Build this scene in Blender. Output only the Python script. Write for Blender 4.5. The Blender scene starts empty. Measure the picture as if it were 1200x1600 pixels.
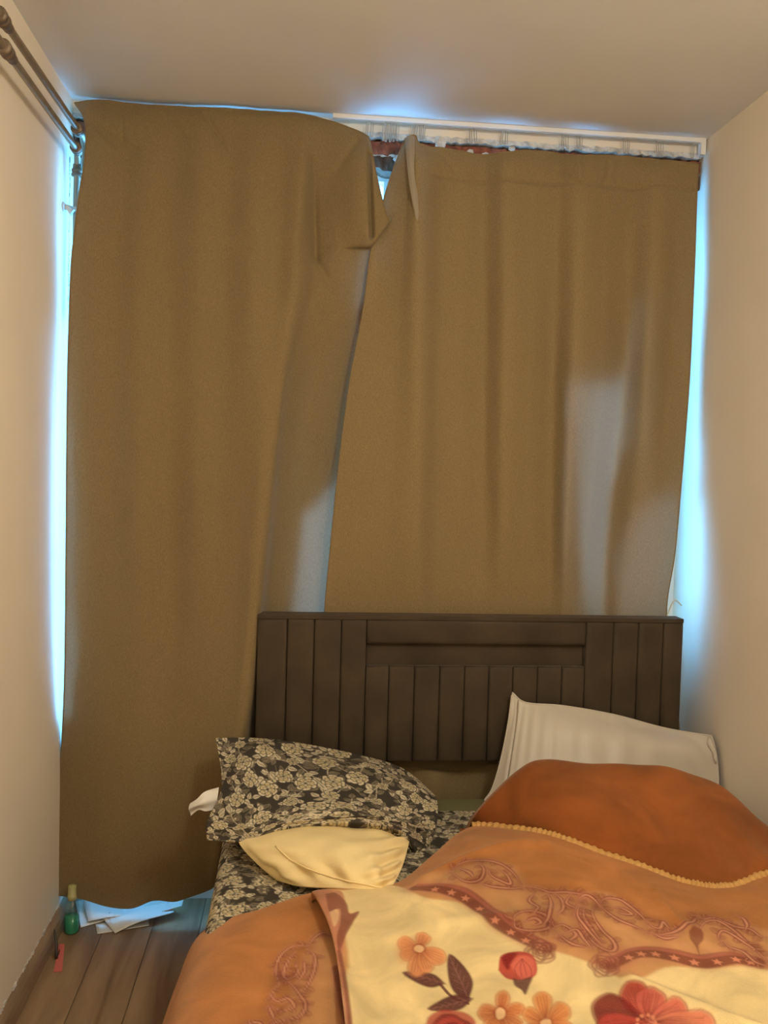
import bpy, math, random
import numpy as np
from mathutils import Matrix, Vector, kdtree

random.seed(7)
rng = np.random.RandomState(11)
scene = bpy.context.scene
col = scene.collection

# ---------------------------------------------------------------- camera
F, CZ, YAW, PIT, ROL = 1379.0, 1.4613, .1004, .0440, .0273      # focal length in pixels of a 1200 x 1600 frame
c_f = np.array([math.sin(YAW)*math.cos(PIT), math.cos(YAW)*math.cos(PIT), -math.sin(PIT)])
_r = np.array([math.cos(YAW), -math.sin(YAW), 0.]); _u = np.cross(_r, c_f)
c_r = math.cos(ROL)*_r + math.sin(ROL)*_u
c_u = -math.sin(ROL)*_r + math.cos(ROL)*_u
cam = bpy.data.cameras.new('camera'); cam_o = bpy.data.objects.new('camera', cam); col.objects.link(cam_o)
cam.sensor_fit = 'VERTICAL'; cam.sensor_height = 36; cam.lens = F/1600*36; cam.clip_start = .02
cam_o.matrix_world = Matrix(((c_r[0], c_u[0], -c_f[0], 0), (c_r[1], c_u[1], -c_f[1], 0), (c_r[2], c_u[2], -c_f[2], CZ), (0, 0, 0, 1)))
scene.camera = cam_o

# ---------------------------------------------------------------- light
SKY = (.15, .52, 1.0)
SKY_STRENGTH = 15.0
LAMP_W = 57.0
world = bpy.data.worlds.new('sky'); scene.world = world; world.use_nodes = True
bg = world.node_tree.nodes['Background']; bg.inputs['Color'].default_value = (*SKY, 1); bg.inputs['Strength'].default_value = SKY_STRENGTH
lamp = bpy.data.lights.new('ceiling_bulb', 'POINT'); lamp.energy = LAMP_W; lamp.color = (1.0, .90, .74); lamp.shadow_soft_size = .09
lamp_o = bpy.data.objects.new('ceiling_bulb', lamp); col.objects.link(lamp_o); lamp_o.location = (.72, .42, 2.36)
vs = scene.view_settings
vs.view_transform = 'Standard'; vs.look = 'None'; vs.gamma = 1; vs.use_curve_mapping = False; vs.exposure = 0.0
scene.cycles.use_denoising = True
scene.cycles.max_bounces = 12; scene.cycles.diffuse_bounces = 6; scene.cycles.transparent_max_bounces = 12
scene.cycles.sample_clamp_indirect = 6

XL, XR, YB, H = -.7216, 1.3364, 2.872, 2.6        # room: left wall, right wall, window wall, ceiling height
YREAR = -1.1

# ---------------------------------------------------------------- helpers
def ray(x, y): return c_f + c_r*(x-600)/F + c_u*(800-y)/F
def aY(x, y, Y): d = ray(x, y); t = Y/d[1]; return np.array([d[0]*t, Y, CZ+d[2]*t])
def aZ(x, y, Z): d = ray(x, y); t = (Z-CZ)/d[2]; return np.array([d[0]*t, d[1]*t, Z])
def aX(x, y, X): d = ray(x, y); t = X/d[0]; return np.array([X, d[1]*t, CZ+d[2]*t])
def proj(P):
    d = P-np.array([0, 0, CZ]); z = d@c_f
    return np.stack([600+F*(d@c_r)/z, 800-F*(d@c_u)/z], -1)

def tag(o, label=None, cat=None, group=None, kind=None):
    if label: o['label'] = label
    if cat: o['category'] = cat
    if group: o['group'] = group
    if kind: o['kind'] = kind
    return o
def link(name, me, mat=None, parent=None):
    o = bpy.data.objects.new(name, me); col.objects.link(o)
    if mat is not None: me.materials.append(mat)
    if parent is not None: o.parent = parent
    return o
def empty(name, loc):
    o = bpy.data.objects.new(name, None); col.objects.link(o); o.location = loc; o.empty_display_size = .05
    return o
def child(o, parent):       # keep world position when the parent is an Empty placed at the thing's base
    o.parent = parent; o.matrix_parent_inverse = Matrix.Translation(-parent.location) if parent.parent is None else Matrix.Identity(4)
    return o

class MB:
    def __init__(s): s.v = []; s.f = []; s.sm = []
    def add(s, vs_, fs, smooth=False):
        b = len(s.v); s.v += [tuple(p) for p in vs_]; s.f += [tuple(i+b for i in f) for f in fs]; s.sm += [smooth]*len(fs)
    def box(s, x0, x1, y0, y1, z0, z1):
        s.add([(x0,y0,z0),(x1,y0,z0),(x1,y1,z0),(x0,y1,z0),(x0,y0,z1),(x1,y0,z1),(x1,y1,z1),(x0,y1,z1)],
              [(0,3,2,1),(4,5,6,7),(0,1,5,4),(1,2,6,5),(2,3,7,6),(3,0,4,7)])
    def rbox(s, x0, x1, y0, y1, z0, z1, r, front=True):
        # box whose -Y face is padded: chamfered in two steps all round
        rings = [(x0, x1, z0, z1, y1)]
        for th in (0, 12, 28, 46, 66, 90):
            la = r*(1-math.cos(math.radians(th))); de = r*.62*(1-math.sin(math.radians(th)))
            rings.append((x0+la, x1-la, z0+la, z1-la, y0+de))
        V = []; Fc = []
        for (a, b, c, d, y) in rings: V += [(a, y, c), (b, y, c), (b, y, d), (a, y, d)]
        for k in range(len(rings)-1):
            for i in range(4):
                j = (i+1) % 4; Fc.append((k*4+i, (k+1)*4+i, (k+1)*4+j, k*4+j)[::-1])
        n = (len(rings)-1)*4; Fc.append((n, n+1, n+2, n+3)); Fc.append((3, 2, 1, 0))
        s.add(V, Fc, True)
    def tube(s, pts, r, n=8, cap=True, closed=False):
        pts = [Vector(p) for p in pts]; N = len(pts); V = []; Fc = []
        rs = r if hasattr(r, '__len__') else [r]*N
        prev = None
        for i, p in enumerate(pts):
            t = (pts[min(i+1, N-1)]-pts[max(i-1, 0)]).normalized()
            a = prev if prev is not None else (Vector((0,0,1)) if abs(t.z) < .9 else Vector((1,0,0)))
            a = (a - t*a.dot(t)).normalized(); b = t.cross(a); prev = a
            for k in range(n):
                q = 2*math.pi*k/n; V.append(p + (a*math.cos(q)+b*math.sin(q))*rs[i])
        for i in range(N-1):
            for k in range(n): Fc.append((i*n+k, i*n+(k+1) % n, (i+1)*n+(k+1) % n, (i+1)*n+k))
        if cap: Fc.append(tuple(range(n))[::-1]); Fc.append(tuple((N-1)*n+k for k in range(n)))
        s.add(V, Fc, True)
    def lathe(s, prof, cx, cy, z0, n=24):
        V = []; Fc = []
        for (r, z) in prof:
            for k in range(n): q = 2*math.pi*k/n; V.append((cx+r*math.cos(q), cy+r*math.sin(q), z0+z))
        m = len(prof)
        for i in range(m-1):
            for k in range(n): Fc.append((i*n+k, i*n+(k+1) % n, (i+1)*n+(k+1) % n, (i+1)*n+k))
        Fc.append(tuple(range(n))[::-1]); Fc.append(tuple((m-1)*n+k for k in range(n)))
        s.add(V, Fc, True)
    def build(s, name, mat, parent=None):
        me = bpy.data.meshes.new(name); me.from_pydata(s.v, [], s.f)
        me.polygons.foreach_set('use_smooth', s.sm); me.update()
        o = link(name, me, mat)
        if parent is not None: child(o, parent)
        return o

def cr_basis(k, n):
    """Catmull-Rom basis: n samples over k control points -> n x k matrix."""
    B = np.zeros((n, k)); t = np.linspace(0, k-1, n)
    for a, tt in enumerate(t):
        i = min(int(tt), k-2); u = tt-i
        w = [-.5*u**3+u*u-.5*u, 1.5*u**3-2.5*u*u+1, -1.5*u**3+2*u*u+.5*u, .5*u**3-.5*u*u]
        for j, ww in enumerate(w):
            q = i-1+j
            if q < 0: B[a, 0] += 2*ww; B[a, 1] -= ww
            elif q > k-1: B[a, k-1] += 2*ww; B[a, k-2] -= ww
            else: B[a, q] += ww
    return B
def surf(ctrl, nr, nc):
    c = np.array(ctrl, float); Br = cr_basis(c.shape[0], nr); Bc = cr_basis(c.shape[1], nc)
    return np.einsum('ri,ijk,cj->rck', Br, c, Bc)
def spline(pts, n):
    c = np.array(pts, float); return cr_basis(len(c), n)@c
def normals(G):
    du = np.gradient(G, axis=1); dv = np.gradient(G, axis=0); n = np.cross(du, dv)
    return n/np.maximum(np.linalg.norm(n, axis=2, keepdims=True), 1e-9)

def quads(R, C, keep=None, off=0, flip=False):
    i = np.arange(R*C).reshape(R, C)
    q = np.stack([i[:-1, :-1], i[1:, :-1], i[1:, 1:], i[:-1, 1:]], -1).reshape(-1, 4)
    if flip: q = q[:, ::-1]
    if keep is not None: q = q[keep.reshape(-1)]
    return q+off
def raw_mesh(name, V, Q, mat, parent=None, color=None):
    me = bpy.data.meshes.new(name)
    me.vertices.add(len(V)); me.vertices.foreach_set('co', np.asarray(V, np.float32).ravel())
    me.loops.add(len(Q)*4); me.loops.foreach_set('vertex_index', np.asarray(Q, np.int32).ravel())
    me.polygons.add(len(Q)); me.polygons.foreach_set('loop_start', np.arange(0, len(Q)*4, 4, dtype=np.int32))
    me.polygons.foreach_set('use_smooth', np.ones(len(Q), bool))
    me.update(calc_edges=True); me.validate()
    if color is not None:
        ca = me.color_attributes.new('print', 'FLOAT_COLOR', 'POINT')
        rgba = np.ones((len(V), 4), np.float32); rgba[:, :3] = color; ca.data.foreach_set('color', rgba.ravel())
    o = link(name, me, mat)
    if parent is not None: child(o, parent)
    return o
def grid_mesh(name, G, mat, parent=None, color=None, keep=None, flip=False):
    R, C = G.shape[:2]
    return raw_mesh(name, G.reshape(-1, 3), quads(R, C, keep, 0, flip), mat, parent, None if color is None else color.reshape(-1, 3))

def sines(P, seed, freq, n=7, aniso=(1, 1)):
    """smooth random field over 2D coordinates P(...,2), about -1..1"""
    r = np.random.RandomState(seed); out = 0
    for _ in range(n):
        a = r.uniform(0, 2*math.pi); f = freq*r.uniform(.6, 1.6)
        out = out+np.sin(P[..., 0]*f*math.cos(a)*aniso[0]+P[..., 1]*f*math.sin(a)*aniso[1]+r.uniform(0, 6.28))
    return out/n**.5/1.2
def sstep(a, b, x): t = np.clip((x-a)/(b-a), 0, 1); return t*t*(3-2*t)
def srgb(r, g, b):
    return tuple(((v/255)/12.92 if v/255 <= .04045 else ((v/255+.055)/1.055)**2.4) for v in (r, g, b))

# ---------------------------------------------------------------- materials
def new_mat(name):
    m = bpy.data.materials.new(name); m.use_nodes = True
    nt = m.node_tree; return m, nt, nt.nodes['Principled BSDF'], nt.nodes.new, nt.links.new
def mat_plain(name, rgb, rough=.6, metal=0., bump=0., bscale=60., var=0., vscale=6., sheen=0., spec=.5, coat=0.):
    m, nt, p, N, L = new_mat(name)
    p.inputs['Base Color'].default_value = (*rgb, 1); p.inputs['Roughness'].default_value = rough; p.inputs['Metallic'].default_value = metal
    p.inputs['Specular IOR Level'].default_value = spec
    p.inputs['Coat Weight'].default_value = coat
    if sheen: p.inputs['Sheen Weight'].default_value = sheen; p.inputs['Sheen Roughness'].default_value = .4; p.inputs['Sheen Tint'].default_value = (*[min(1, c*2+.1) for c in rgb], 1)
    tc = N('ShaderNodeTexCoord')
    if var:
        n = N('ShaderNodeTexNoise'); n.inputs['Scale'].default_value = vscale; n.inputs['Detail'].default_value = 6; L(tc.outputs['Object'], n.inputs['Vector'])
        r = N('ShaderNodeValToRGB'); r.color_ramp.elements[0].position = .3; r.color_ramp.elements[1].position = .7
        r.color_ramp.elements[0].color = (*[c*(1-var) for c in rgb], 1); r.color_ramp.elements[1].color = (*[min(1, c*(1+var)) for c in rgb], 1)
        L(n.outputs['Fac'], r.inputs['Fac']); L(r.outputs['Color'], p.inputs['Base Color'])
    if bump:
        n = N('ShaderNodeTexNoise'); n.inputs['Scale'].default_value = bscale; n.inputs['Detail'].default_value = 5; L(tc.outputs['Object'], n.inputs['Vector'])
        b = N('ShaderNodeBump'); b.inputs['Strength'].default_value = bump; b.inputs['Distance'].default_value = .01
        L(n.outputs['Fac'], b.inputs['Height']); L(b.outputs['Normal'], p.inputs['Normal'])
    return m
def mat_print(name, rough=.85, sheen=.0, bump=.2, bscale=500., tint=(1, 1, 1), mottle=.0, mscale=9.):
    """printed cloth: the print comes from the mesh's own colour attribute"""
    m, nt, p, N, L = new_mat(name)
    a = N('ShaderNodeAttribute'); a.attribute_name = 'print'
    p.inputs['Roughness'].default_value = rough; p.inputs['Specular IOR Level'].default_value = .15
    if sheen: p.inputs['Sheen Weight'].default_value = sheen; p.inputs['Sheen Roughness'].default_value = .35; p.inputs['Sheen Tint'].default_value = (*tint, 1)
    tc = N('ShaderNodeTexCoord')
    n = N('ShaderNodeTexNoise'); n.inputs['Scale'].default_value = bscale; n.inputs['Detail'].default_value = 4; L(tc.outputs['Object'], n.inputs['Vector'])
    b = N('ShaderNodeBump'); b.inputs['Strength'].default_value = bump; b.inputs['Distance'].default_value = .003
    L(n.outputs['Fac'], b.inputs['Height']); L(b.outputs['Normal'], p.inputs['Normal'])
    if mottle:      # brushed pile lying in different directions
        n2 = N('ShaderNodeTexNoise'); n2.inputs['Scale'].default_value = mscale; n2.inputs['Detail'].default_value = 5; n2.inputs['Distortion'].default_value = 1.2
        L(tc.outputs['Object'], n2.inputs['Vector'])
        mr = N('ShaderNodeMapRange'); mr.inputs['From Min'].default_value = .3; mr.inputs['From Max'].default_value = .7
        mr.inputs['To Min'].default_value = 1-mottle; mr.inputs['To Max'].default_value = 1+mottle; L(n2.outputs['Fac'], mr.inputs['Value'])
        mx = N('ShaderNodeVectorMath'); mx.operation = 'SCALE'; L(a.outputs['Color'], mx.inputs[0]); L(mr.outputs['Result'], mx.inputs['Scale'])
        L(mx.outputs['Vector'], p.inputs['Base Color'])
    else: L(a.outputs['Color'], p.inputs['Base Color'])
    return m
def mat_curtain(name, rgb, trans, seed=0.):
    m, nt, p, N, L = new_mat(name)
    tc = N('ShaderNodeTexCoord'); mp = N('ShaderNodeMapping'); mp.inputs['Scale'].default_value = (420, 200, 160); mp.inputs['Location'].default_value = (seed, 0, 0)
    L(tc.outputs['Object'], mp.inputs['Vector'])
    n = N('ShaderNodeTexNoise'); n.inputs['Scale'].default_value = 1.; n.inputs['Detail'].default_value = 3; L(mp.outputs['Vector'], n.inputs['Vector'])
    r = N('ShaderNodeValToRGB'); r.color_ramp.elements[0].position = .32; r.color_ramp.elements[1].position = .68
    r.color_ramp.elements[0].color = (*[c*.83 for c in rgb], 1); r.color_ramp.elements[1].color = (*[c*1.16 for c in rgb], 1)
    L(n.outputs['Fac'], r.inputs['Fac']); L(r.outputs['Color'], p.inputs['Base Color'])
    p.inputs['Roughness'].default_value = .85; p.inputs['Specular IOR Level'].default_value = .15
    p.inputs['Sheen Weight'].default_value = .12; p.inputs['Sheen Roughness'].default_value = .5
    b = N('ShaderNodeBump'); b.inputs['Strength'].default_value = .25; b.inputs['Distance'].default_value = .002
    L(n.outputs['Fac'], b.inputs['Height']); L(b.outputs['Normal'], p.inputs['Normal'])
    if trans:
        t = N('ShaderNodeBsdfTranslucent'); t.inputs['Color'].default_value = (1., .45, .27, 1)
        mx = N('ShaderNodeMixShader'); mx.inputs['Fac'].default_value = trans
        out = nt.nodes['Material Output']
        L(p.outputs['BSDF'], mx.inputs[1]); L(t.outputs['BSDF'], mx.inputs[2]); L(mx.outputs['Shader'], out.inputs['Surface'])
    return m
def mat_wood(name, c0, c1, scale=(9, .9, 9), rough=.45):
    m, nt, p, N, L = new_mat(name)
    tc = N('ShaderNodeTexCoord'); oi = N('ShaderNodeObjectInfo')
    add = N('ShaderNodeVectorMath'); add.operation = 'ADD'; L(tc.outputs['Object'], add.inputs[0])
    cm = N('ShaderNodeCombineXYZ'); mu = N('ShaderNodeMath'); mu.operation = 'MULTIPLY'; mu.inputs[1].default_value = 17.3; L(oi.outputs['Random'], mu.inputs[0]); L(mu.outputs[0], cm.inputs['Y']); L(cm.outputs[0], add.inputs[1])
    mp = N('ShaderNodeMapping'); mp.inputs['Scale'].default_value = scale; L(add.outputs[0], mp.inputs['Vector'])
    n = N('ShaderNodeTexNoise'); n.inputs['Scale'].default_value = 2.4; n.inputs['Detail'].default_value = 8; n.inputs['Distortion'].default_value = .6; L(mp.outputs['Vector'], n.inputs['Vector'])
    r = N('ShaderNodeValToRGB'); e = r.color_ramp.elements; e[0].position = .3; e[1].position = .62; e[0].color = (*c0, 1); e[1].color = (*c1, 1)
    L(n.outputs['Fac'], r.inputs['Fac']); L(r.outputs['Color'], p.inputs['Base Color']); p.inputs['Roughness'].default_value = rough
    b = N('ShaderNodeBump'); b.inputs['Strength'].default_value = .08; b.inputs['Distance'].default_value = .002; L(n.outputs['Fac'], b.inputs['Height']); L(b.outputs['Normal'], p.inputs['Normal'])
    return m
def mat_glass(name, tint=(1, 1, 1), refl=.06):
    m, nt, p, N, L = new_mat(name); nt.nodes.remove(p)
    t = N('ShaderNodeBsdfTransparent'); t.inputs['Color'].default_value = (*tint, 1); g = N('ShaderNodeBsdfGlossy'); g.inputs['Roughness'].default_value = .03
    mx = N('ShaderNodeMixShader'); mx.inputs['Fac'].default_value = refl
    L(t.outputs[0], mx.inputs[1]); L(g.outputs[0], mx.inputs[2]); L(mx.outputs[0], nt.nodes['Material Output'].inputs['Surface'])
    return m

M = {}
M['wall'] = mat_plain('wall_paint', (.84, .76, .63), .75, bump=.06, bscale=25, var=.025, vscale=3, spec=.3)
M['ceiling'] = mat_plain('ceiling_paint', (.74, .74, .73), .85, bump=.10, bscale=14, var=.03, vscale=2.5, spec=.2)
M['wood'] = mat_wood('laminate', srgb(118, 92, 66), srgb(160, 132, 102))
M['skirt'] = mat_wood('skirting_wood', srgb(120, 98, 76), srgb(150, 126, 100))
M['joint'] = mat_plain('plank_joint', (.05, .035, .02), .9)
M['pvc'] = mat_plain('white_plastic', (.78, .78, .76), .35)
M['plaster'] = mat_plain('chipped_plaster', (.62, .6, .57), .9, bump=.7, bscale=70, var=.3, vscale=40)
M['brick'] = mat_plain('broken_brick', srgb(140, 80, 58), .9, bump=.9, bscale=60, var=.45, vscale=35)
M['lintel_brown'] = mat_plain('bare_lintel', srgb(95, 72, 58), .9, bump=.6, bscale=50, var=.4, vscale=30)  # plain dark brown band above the window
M['crack'] = mat_plain('open_crack', (.012, .01, .009), .95)
M['glass'] = mat_glass('window_glass', (.94, .97, 1))
M['curtain'] = mat_curtain('curtain_cloth', (.236, .170, .081), .054)
M['curtain2'] = mat_curtain('curtain_cloth_b', (.250, .182, .088), .054, 3.7)
M['turned'] = mat_plain('curtain_daylit_fold', (.30, .25, .18), .85)  # paler than the cloth, painting daylight onto the turned fold
M['light_blocker'] = mat_plain('curtain_light_blocker', (.32, .29, .24), .9)  # added unseen sheet that blocks daylight behind the curtains
M['metal'] = mat_plain('painted_pipe', srgb(152, 140, 122), .35, metal=.55, var=.12, vscale=30)
M['rust'] = mat_plain('pipe_fitting', srgb(122, 106, 88), .5, metal=.3, var=.3, vscale=40, bump=.2, bscale=120)
M['hook'] = mat_plain('hook_plastic', (.42, .39, .34), .4)  # greyed below cream to paint in the hooks' backlit dark outline
M['velvet'] = mat_plain('velvet', (.054, .038, .023), .7, sheen=.45, bump=.12, bscale=18, var=.22, vscale=9, spec=.25)
M['base'] = mat_plain('bed_base_cloth', (.05, .043, .036), .9)
M['mattress'] = mat_plain('mattress_ticking', srgb(112, 108, 70), .85, bump=.15, bscale=300)
M['cream'] = mat_plain('cream_cotton', srgb(236, 214, 158), .8, bump=.12, bscale=260, var=.06, vscale=7, spec=.2)
M['grey_satin'] = mat_plain('grey_satin', srgb(190, 182, 168), .45, bump=.06, bscale=400, spec=.4)
M['seam'] = mat_plain('grey_seam', srgb(150, 140, 122), .7)
M['white_cloth'] = mat_plain('white_ribbon', (.75, .72, .66), .8)
M['floral'] = mat_print('floral_cotton', .85, bump=.15, bscale=700)
M['plush'] = mat_print('plush_print', .8, sheen=.3, bump=.6, bscale=380, tint=(1, .8, .6), mottle=.22, mscale=6)
M['piping'] = mat_plain('ochre_binding', srgb(196, 150, 84), .7, bump=.3, bscale=200, sheen=.3)
M['paper'] = mat_plain('paper', (.74, .72, .68), .7)
M['dark_line'] = mat_plain('dark_grey_line', (.12, .11, .1), .8)  # thin dark lines along the paper folds
M['pink'] = mat_plain('pink_card', srgb(214, 112, 104), .7)
M['dark'] = mat_plain('dark_plastic', srgb(48, 38, 30), .4)
M['cap'] = mat_plain('olive_cap', srgb(170, 165, 112), .4)
M['gel'] = mat_plain('green_gel', (.03, .30, .18), .15)
M['bottle'] = mat_glass('clear_plastic', (.86, .92, .88), .1)
M['bracket'] = mat_plain('pale_zinc', (.6, .58, .54), .4, metal=.3)
M['wire'] = mat_plain('cream_wire', srgb(205, 195, 165), .5)

# ---------------------------------------------------------------- the room
def struct(name, mb, mat): return tag(mb.build(name, mat), kind='structure')
def boxobj(name, mat, *b): m = MB(); m.box(*b); return struct(name, m, mat)
YW = 3.08
boxobj('wall_left', M['wall'], XL-.12, XL, YREAR-.12, YW+.1, 0, H)
boxobj('wall_right', M['wall'], XR, XR+.12, YREAR-.12, YW+.1, 0, H)
boxobj('wall_rear', M['wall'], XL, XR, YREAR-.12, YREAR, 0, H)
boxobj('ceiling', M['ceiling'], XL-.12, XR+.12, YREAR-.12, YW+.1, H, H+.12)
# window wall: what is left of it above the window, in broken layers
wb = boxobj('wall_back', M['wall'], XL, XR, 2.905, YW+.1, 2.553, H)
def rough_strip(name, mat, z0, z1, y0, y1, seed, n=150, amp=.006, drop=.006):
    r = np.random.RandomState(seed); xs = np.linspace(XL+.003, XR-.003, n); V = []; Q = []
    for x in xs:
        ya = y0+r.uniform(-amp, amp); zb = z0+r.uniform(-drop, drop); zt = z1+r.uniform(-drop, drop)*.4
        V += [(x, ya, zt), (x, ya+r.uniform(-amp, amp), (zb+zt)/2), (x, ya, zb), (x, y1, zb), (x, y1, zt)]
    for i in range(n-1):
        for k in range(5): Q.append((i*5+k, i*5+(k+1) % 5, (i+1)*5+(k+1) % 5, (i+1)*5+k))
    o = raw_mesh(name, V, Q, mat); o.data.polygons.foreach_set('use_smooth', np.zeros(len(Q), bool)); o.parent = wb
    return o
rough_strip('plaster_edge', M['plaster'], 2.546, 2.562, 2.897, 3.0, 3, drop=.004)
rough_strip('crack', M['crack'], 2.538, 2.548, 2.925, 3.02, 4, drop=.001)
rough_strip('brick_course', M['brick'], 2.499, 2.539, 2.908, 3.02, 5)
rough_strip('mortar_line', M['plaster'], 2.492, 2.499, 2.91, 3.02, 6, drop=.002)
rough_strip('lintel', M['lintel_brown'], 2.450, 2.493, 2.915, 3.02, 7)
for (px, py, s) in ((688, 226, .016), (692, 222, .011), (624, 252, .011), (618, 248, .008), (712, 240, .012), (735, 238, .01), (760, 243, .012), (800, 232, .009)):
    m = MB(); p = aY(px, py, 2.90); r = np.random.RandomState(px)
    V = []; Fc = []
    for i in range(5):
        a = math.pi*i/4
        for k in range(7):
            q = 2*math.pi*k/7; rr = s*r.uniform(.75, 1.2)*math.sin(a)
            V.append((p[0]+rr*math.cos(q)*1.3, p[1]+.5*s*math.cos(a), p[2]+rr*math.sin(q)))
    for i in range(4):
        for k in range(7): Fc.append((i*7+k, i*7+(k+1) % 7, (i+1)*7+(k+1) % 7, (i+1)*7+k))
    m.add(V, Fc); o = m.build('plaster_chunk', M['plaster']); o.parent = wb
# chipped crack running down the corner of the left wall
m = MB(); r = np.random.RandomState(2); z = 1.95
while z < 2.40:
    h = r.choice([.002, .004, .007, .012, .022])*r.uniform(.7, 1.3); w0, w1 = r.uniform(.0005, .005), r.uniform(.0005, .005); y = 2.874+.003*math.sin(z*60)
    m.add([(XL+.0012, y-w0*r.uniform(.2, 1), z), (XL+.0012, y+w1, z+h*.3), (XL+.0012, y+w1*r.uniform(.1, 1), z+h), (XL+.0012, y-w0, z+h*.7)], [(0, 1, 2, 3)])
    z += h+r.choice([-.001, -.001, .001, .004])
o = m.build('corner_crack', M['crack']); o.parent = bpy.data.objects['wall_left']

# floor: boards on a dark underlay
fl = boxobj('floor', M['joint'], XL-.12, XR+.12, YREAR-.12, YW+.1, -.05, -.0035)
def board(x0, x1, y0, y1):
    mb = MB(); c = .0014
    V = [(x0, y0, -.0036), (x1, y0, -.0036), (x1, y1, -.0036), (x0, y1, -.0036), (x0, y0, -c), (x1, y0, -c), (x1, y1, -c), (x0, y1, -c),
         (x0+c, y0+c, 0), (x1-c, y0+c, 0), (x1-c, y1-c, 0), (x0+c, y1-c, 0)]
    mb.add(V, [(0,1,5,4),(1,2,6,5),(2,3,7,6),(3,0,4,7),(4,5,9,8),(5,6,10,9),(6,7,11,10),(7,4,8,11),(8,9,10,11)])
    o = mb.build('floorboard', M['wood']); o.parent = fl
x = XL; k = 0
while x < XR-.01:
    x1 = min(x+.15, XR); cut = [2.34, 1.55, 2.02, 1.2, 1.8][k % 5]
    if k < 4: cut = [1.35, 1.9, 1.55, 2.1][k]
    for (a, b) in ((YREAR, cut), (cut, YW)): board(x+.0008, x1-.0008, a+.0008, b-.0008)
    x = x1; k += 1
# skirting on the left wall
mb = MB(); prof = [(XL, 0), (XL+.026, 0), (XL+.025, .03), (XL+.020, .046), (XL+.012, .053), (XL, .055)]
V = [(a, YREAR, b) for a, b in prof]+[(a, 2.905, b) for a, b in prof]; n = len(prof)
mb.add(V, [(i, (i+1) % n, n+(i+1) % n, n+i) for i in range(n)]+[tuple(range(n))[::-1], tuple(range(n, 2*n))])
struct('baseboard_left', mb, M['skirt'])
mb = MB(); prof2 = [(2*XR-(XR), b) for a, b in prof]
V = [(XR-(a-XL), YREAR, b) for a, b in prof]+[(XR-(a-XL), 2.905, b) for a, b in prof]
mb.add(V, [(i, n+i, n+(i+1) % n, (i+1) % n) for i in range(n)]+[tuple(range(n)), tuple(range(n, 2*n))[::-1]])
struct('baseboard_right', mb, M['skirt'])
# flakes of paint and filler along the top of the skirting
mb = MB(); r = np.random.RandomState(5)
for y in np.linspace(2.0, 2.86, 60):
    if r.rand() < .45: continue
    h = r.uniform(.002, .010); mb.box(XL, XL+r.uniform(.001, .004), y, y+r.uniform(.004, .013), .054, .056+h)
o = mb.build('chipped_filler', M['plaster']); o.parent = bpy.data.objects['baseboard_left']

# window: white frame over the whole opening, tall left leaf, right leaf, glass
win = empty('window_1', (.3, 3.0, 0)); tag(win, kind='structure')
def wbar(name, *b): mm = MB(); mm.box(*b); return mm.build(name, M['pvc'], win)
ya, yb_ = 2.985, 3.045
wbar('frame_head', XL, XR, ya, yb_, 2.434, 2.475); wbar('frame_sill', XL, .30, ya, yb_, 0, .06); wbar('frame_sill', .30, XR, ya, yb_, .96, 1.02)
wbar('frame_jamb', XL, XL+.05, ya, yb_, .06, 2.434); wbar('frame_jamb', XR-.15, XR, ya, yb_, 1.02, 2.434)  # jambs widened to cut daylight spilling onto the side walls
wbar('mullion', .27, .33, ya, yb_, .06, 2.434)
wbar('sash_rail', XL+.05, .27, ya+.01, yb_-.01, .06, .10); wbar('sash_rail', XL+.05, .27, ya+.01, yb_-.01, .46, .52)
wbar('added_door_panel', XL+.05, .27, 3.008, 3.022, .10, .46)  # solid panel added to cut daylight on the floor
for x0, x1, z0, z1 in ((XL+.05, .27, .52, 2.434), (.33, XR-.15, 1.02, 2.434)):
    mm = MB(); mm.box(x0, x1, 3.013, 3.017, z0, z1); mm.build('window_pane', M['glass'], win)
mm = MB(); mm.box(.30, XR, 2.93, YW+.1, 0, .96); o = mm.build('added_parapet', M['wall']); o.parent = wb  # unseen wall added and raised to cut daylight low behind the bed

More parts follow.
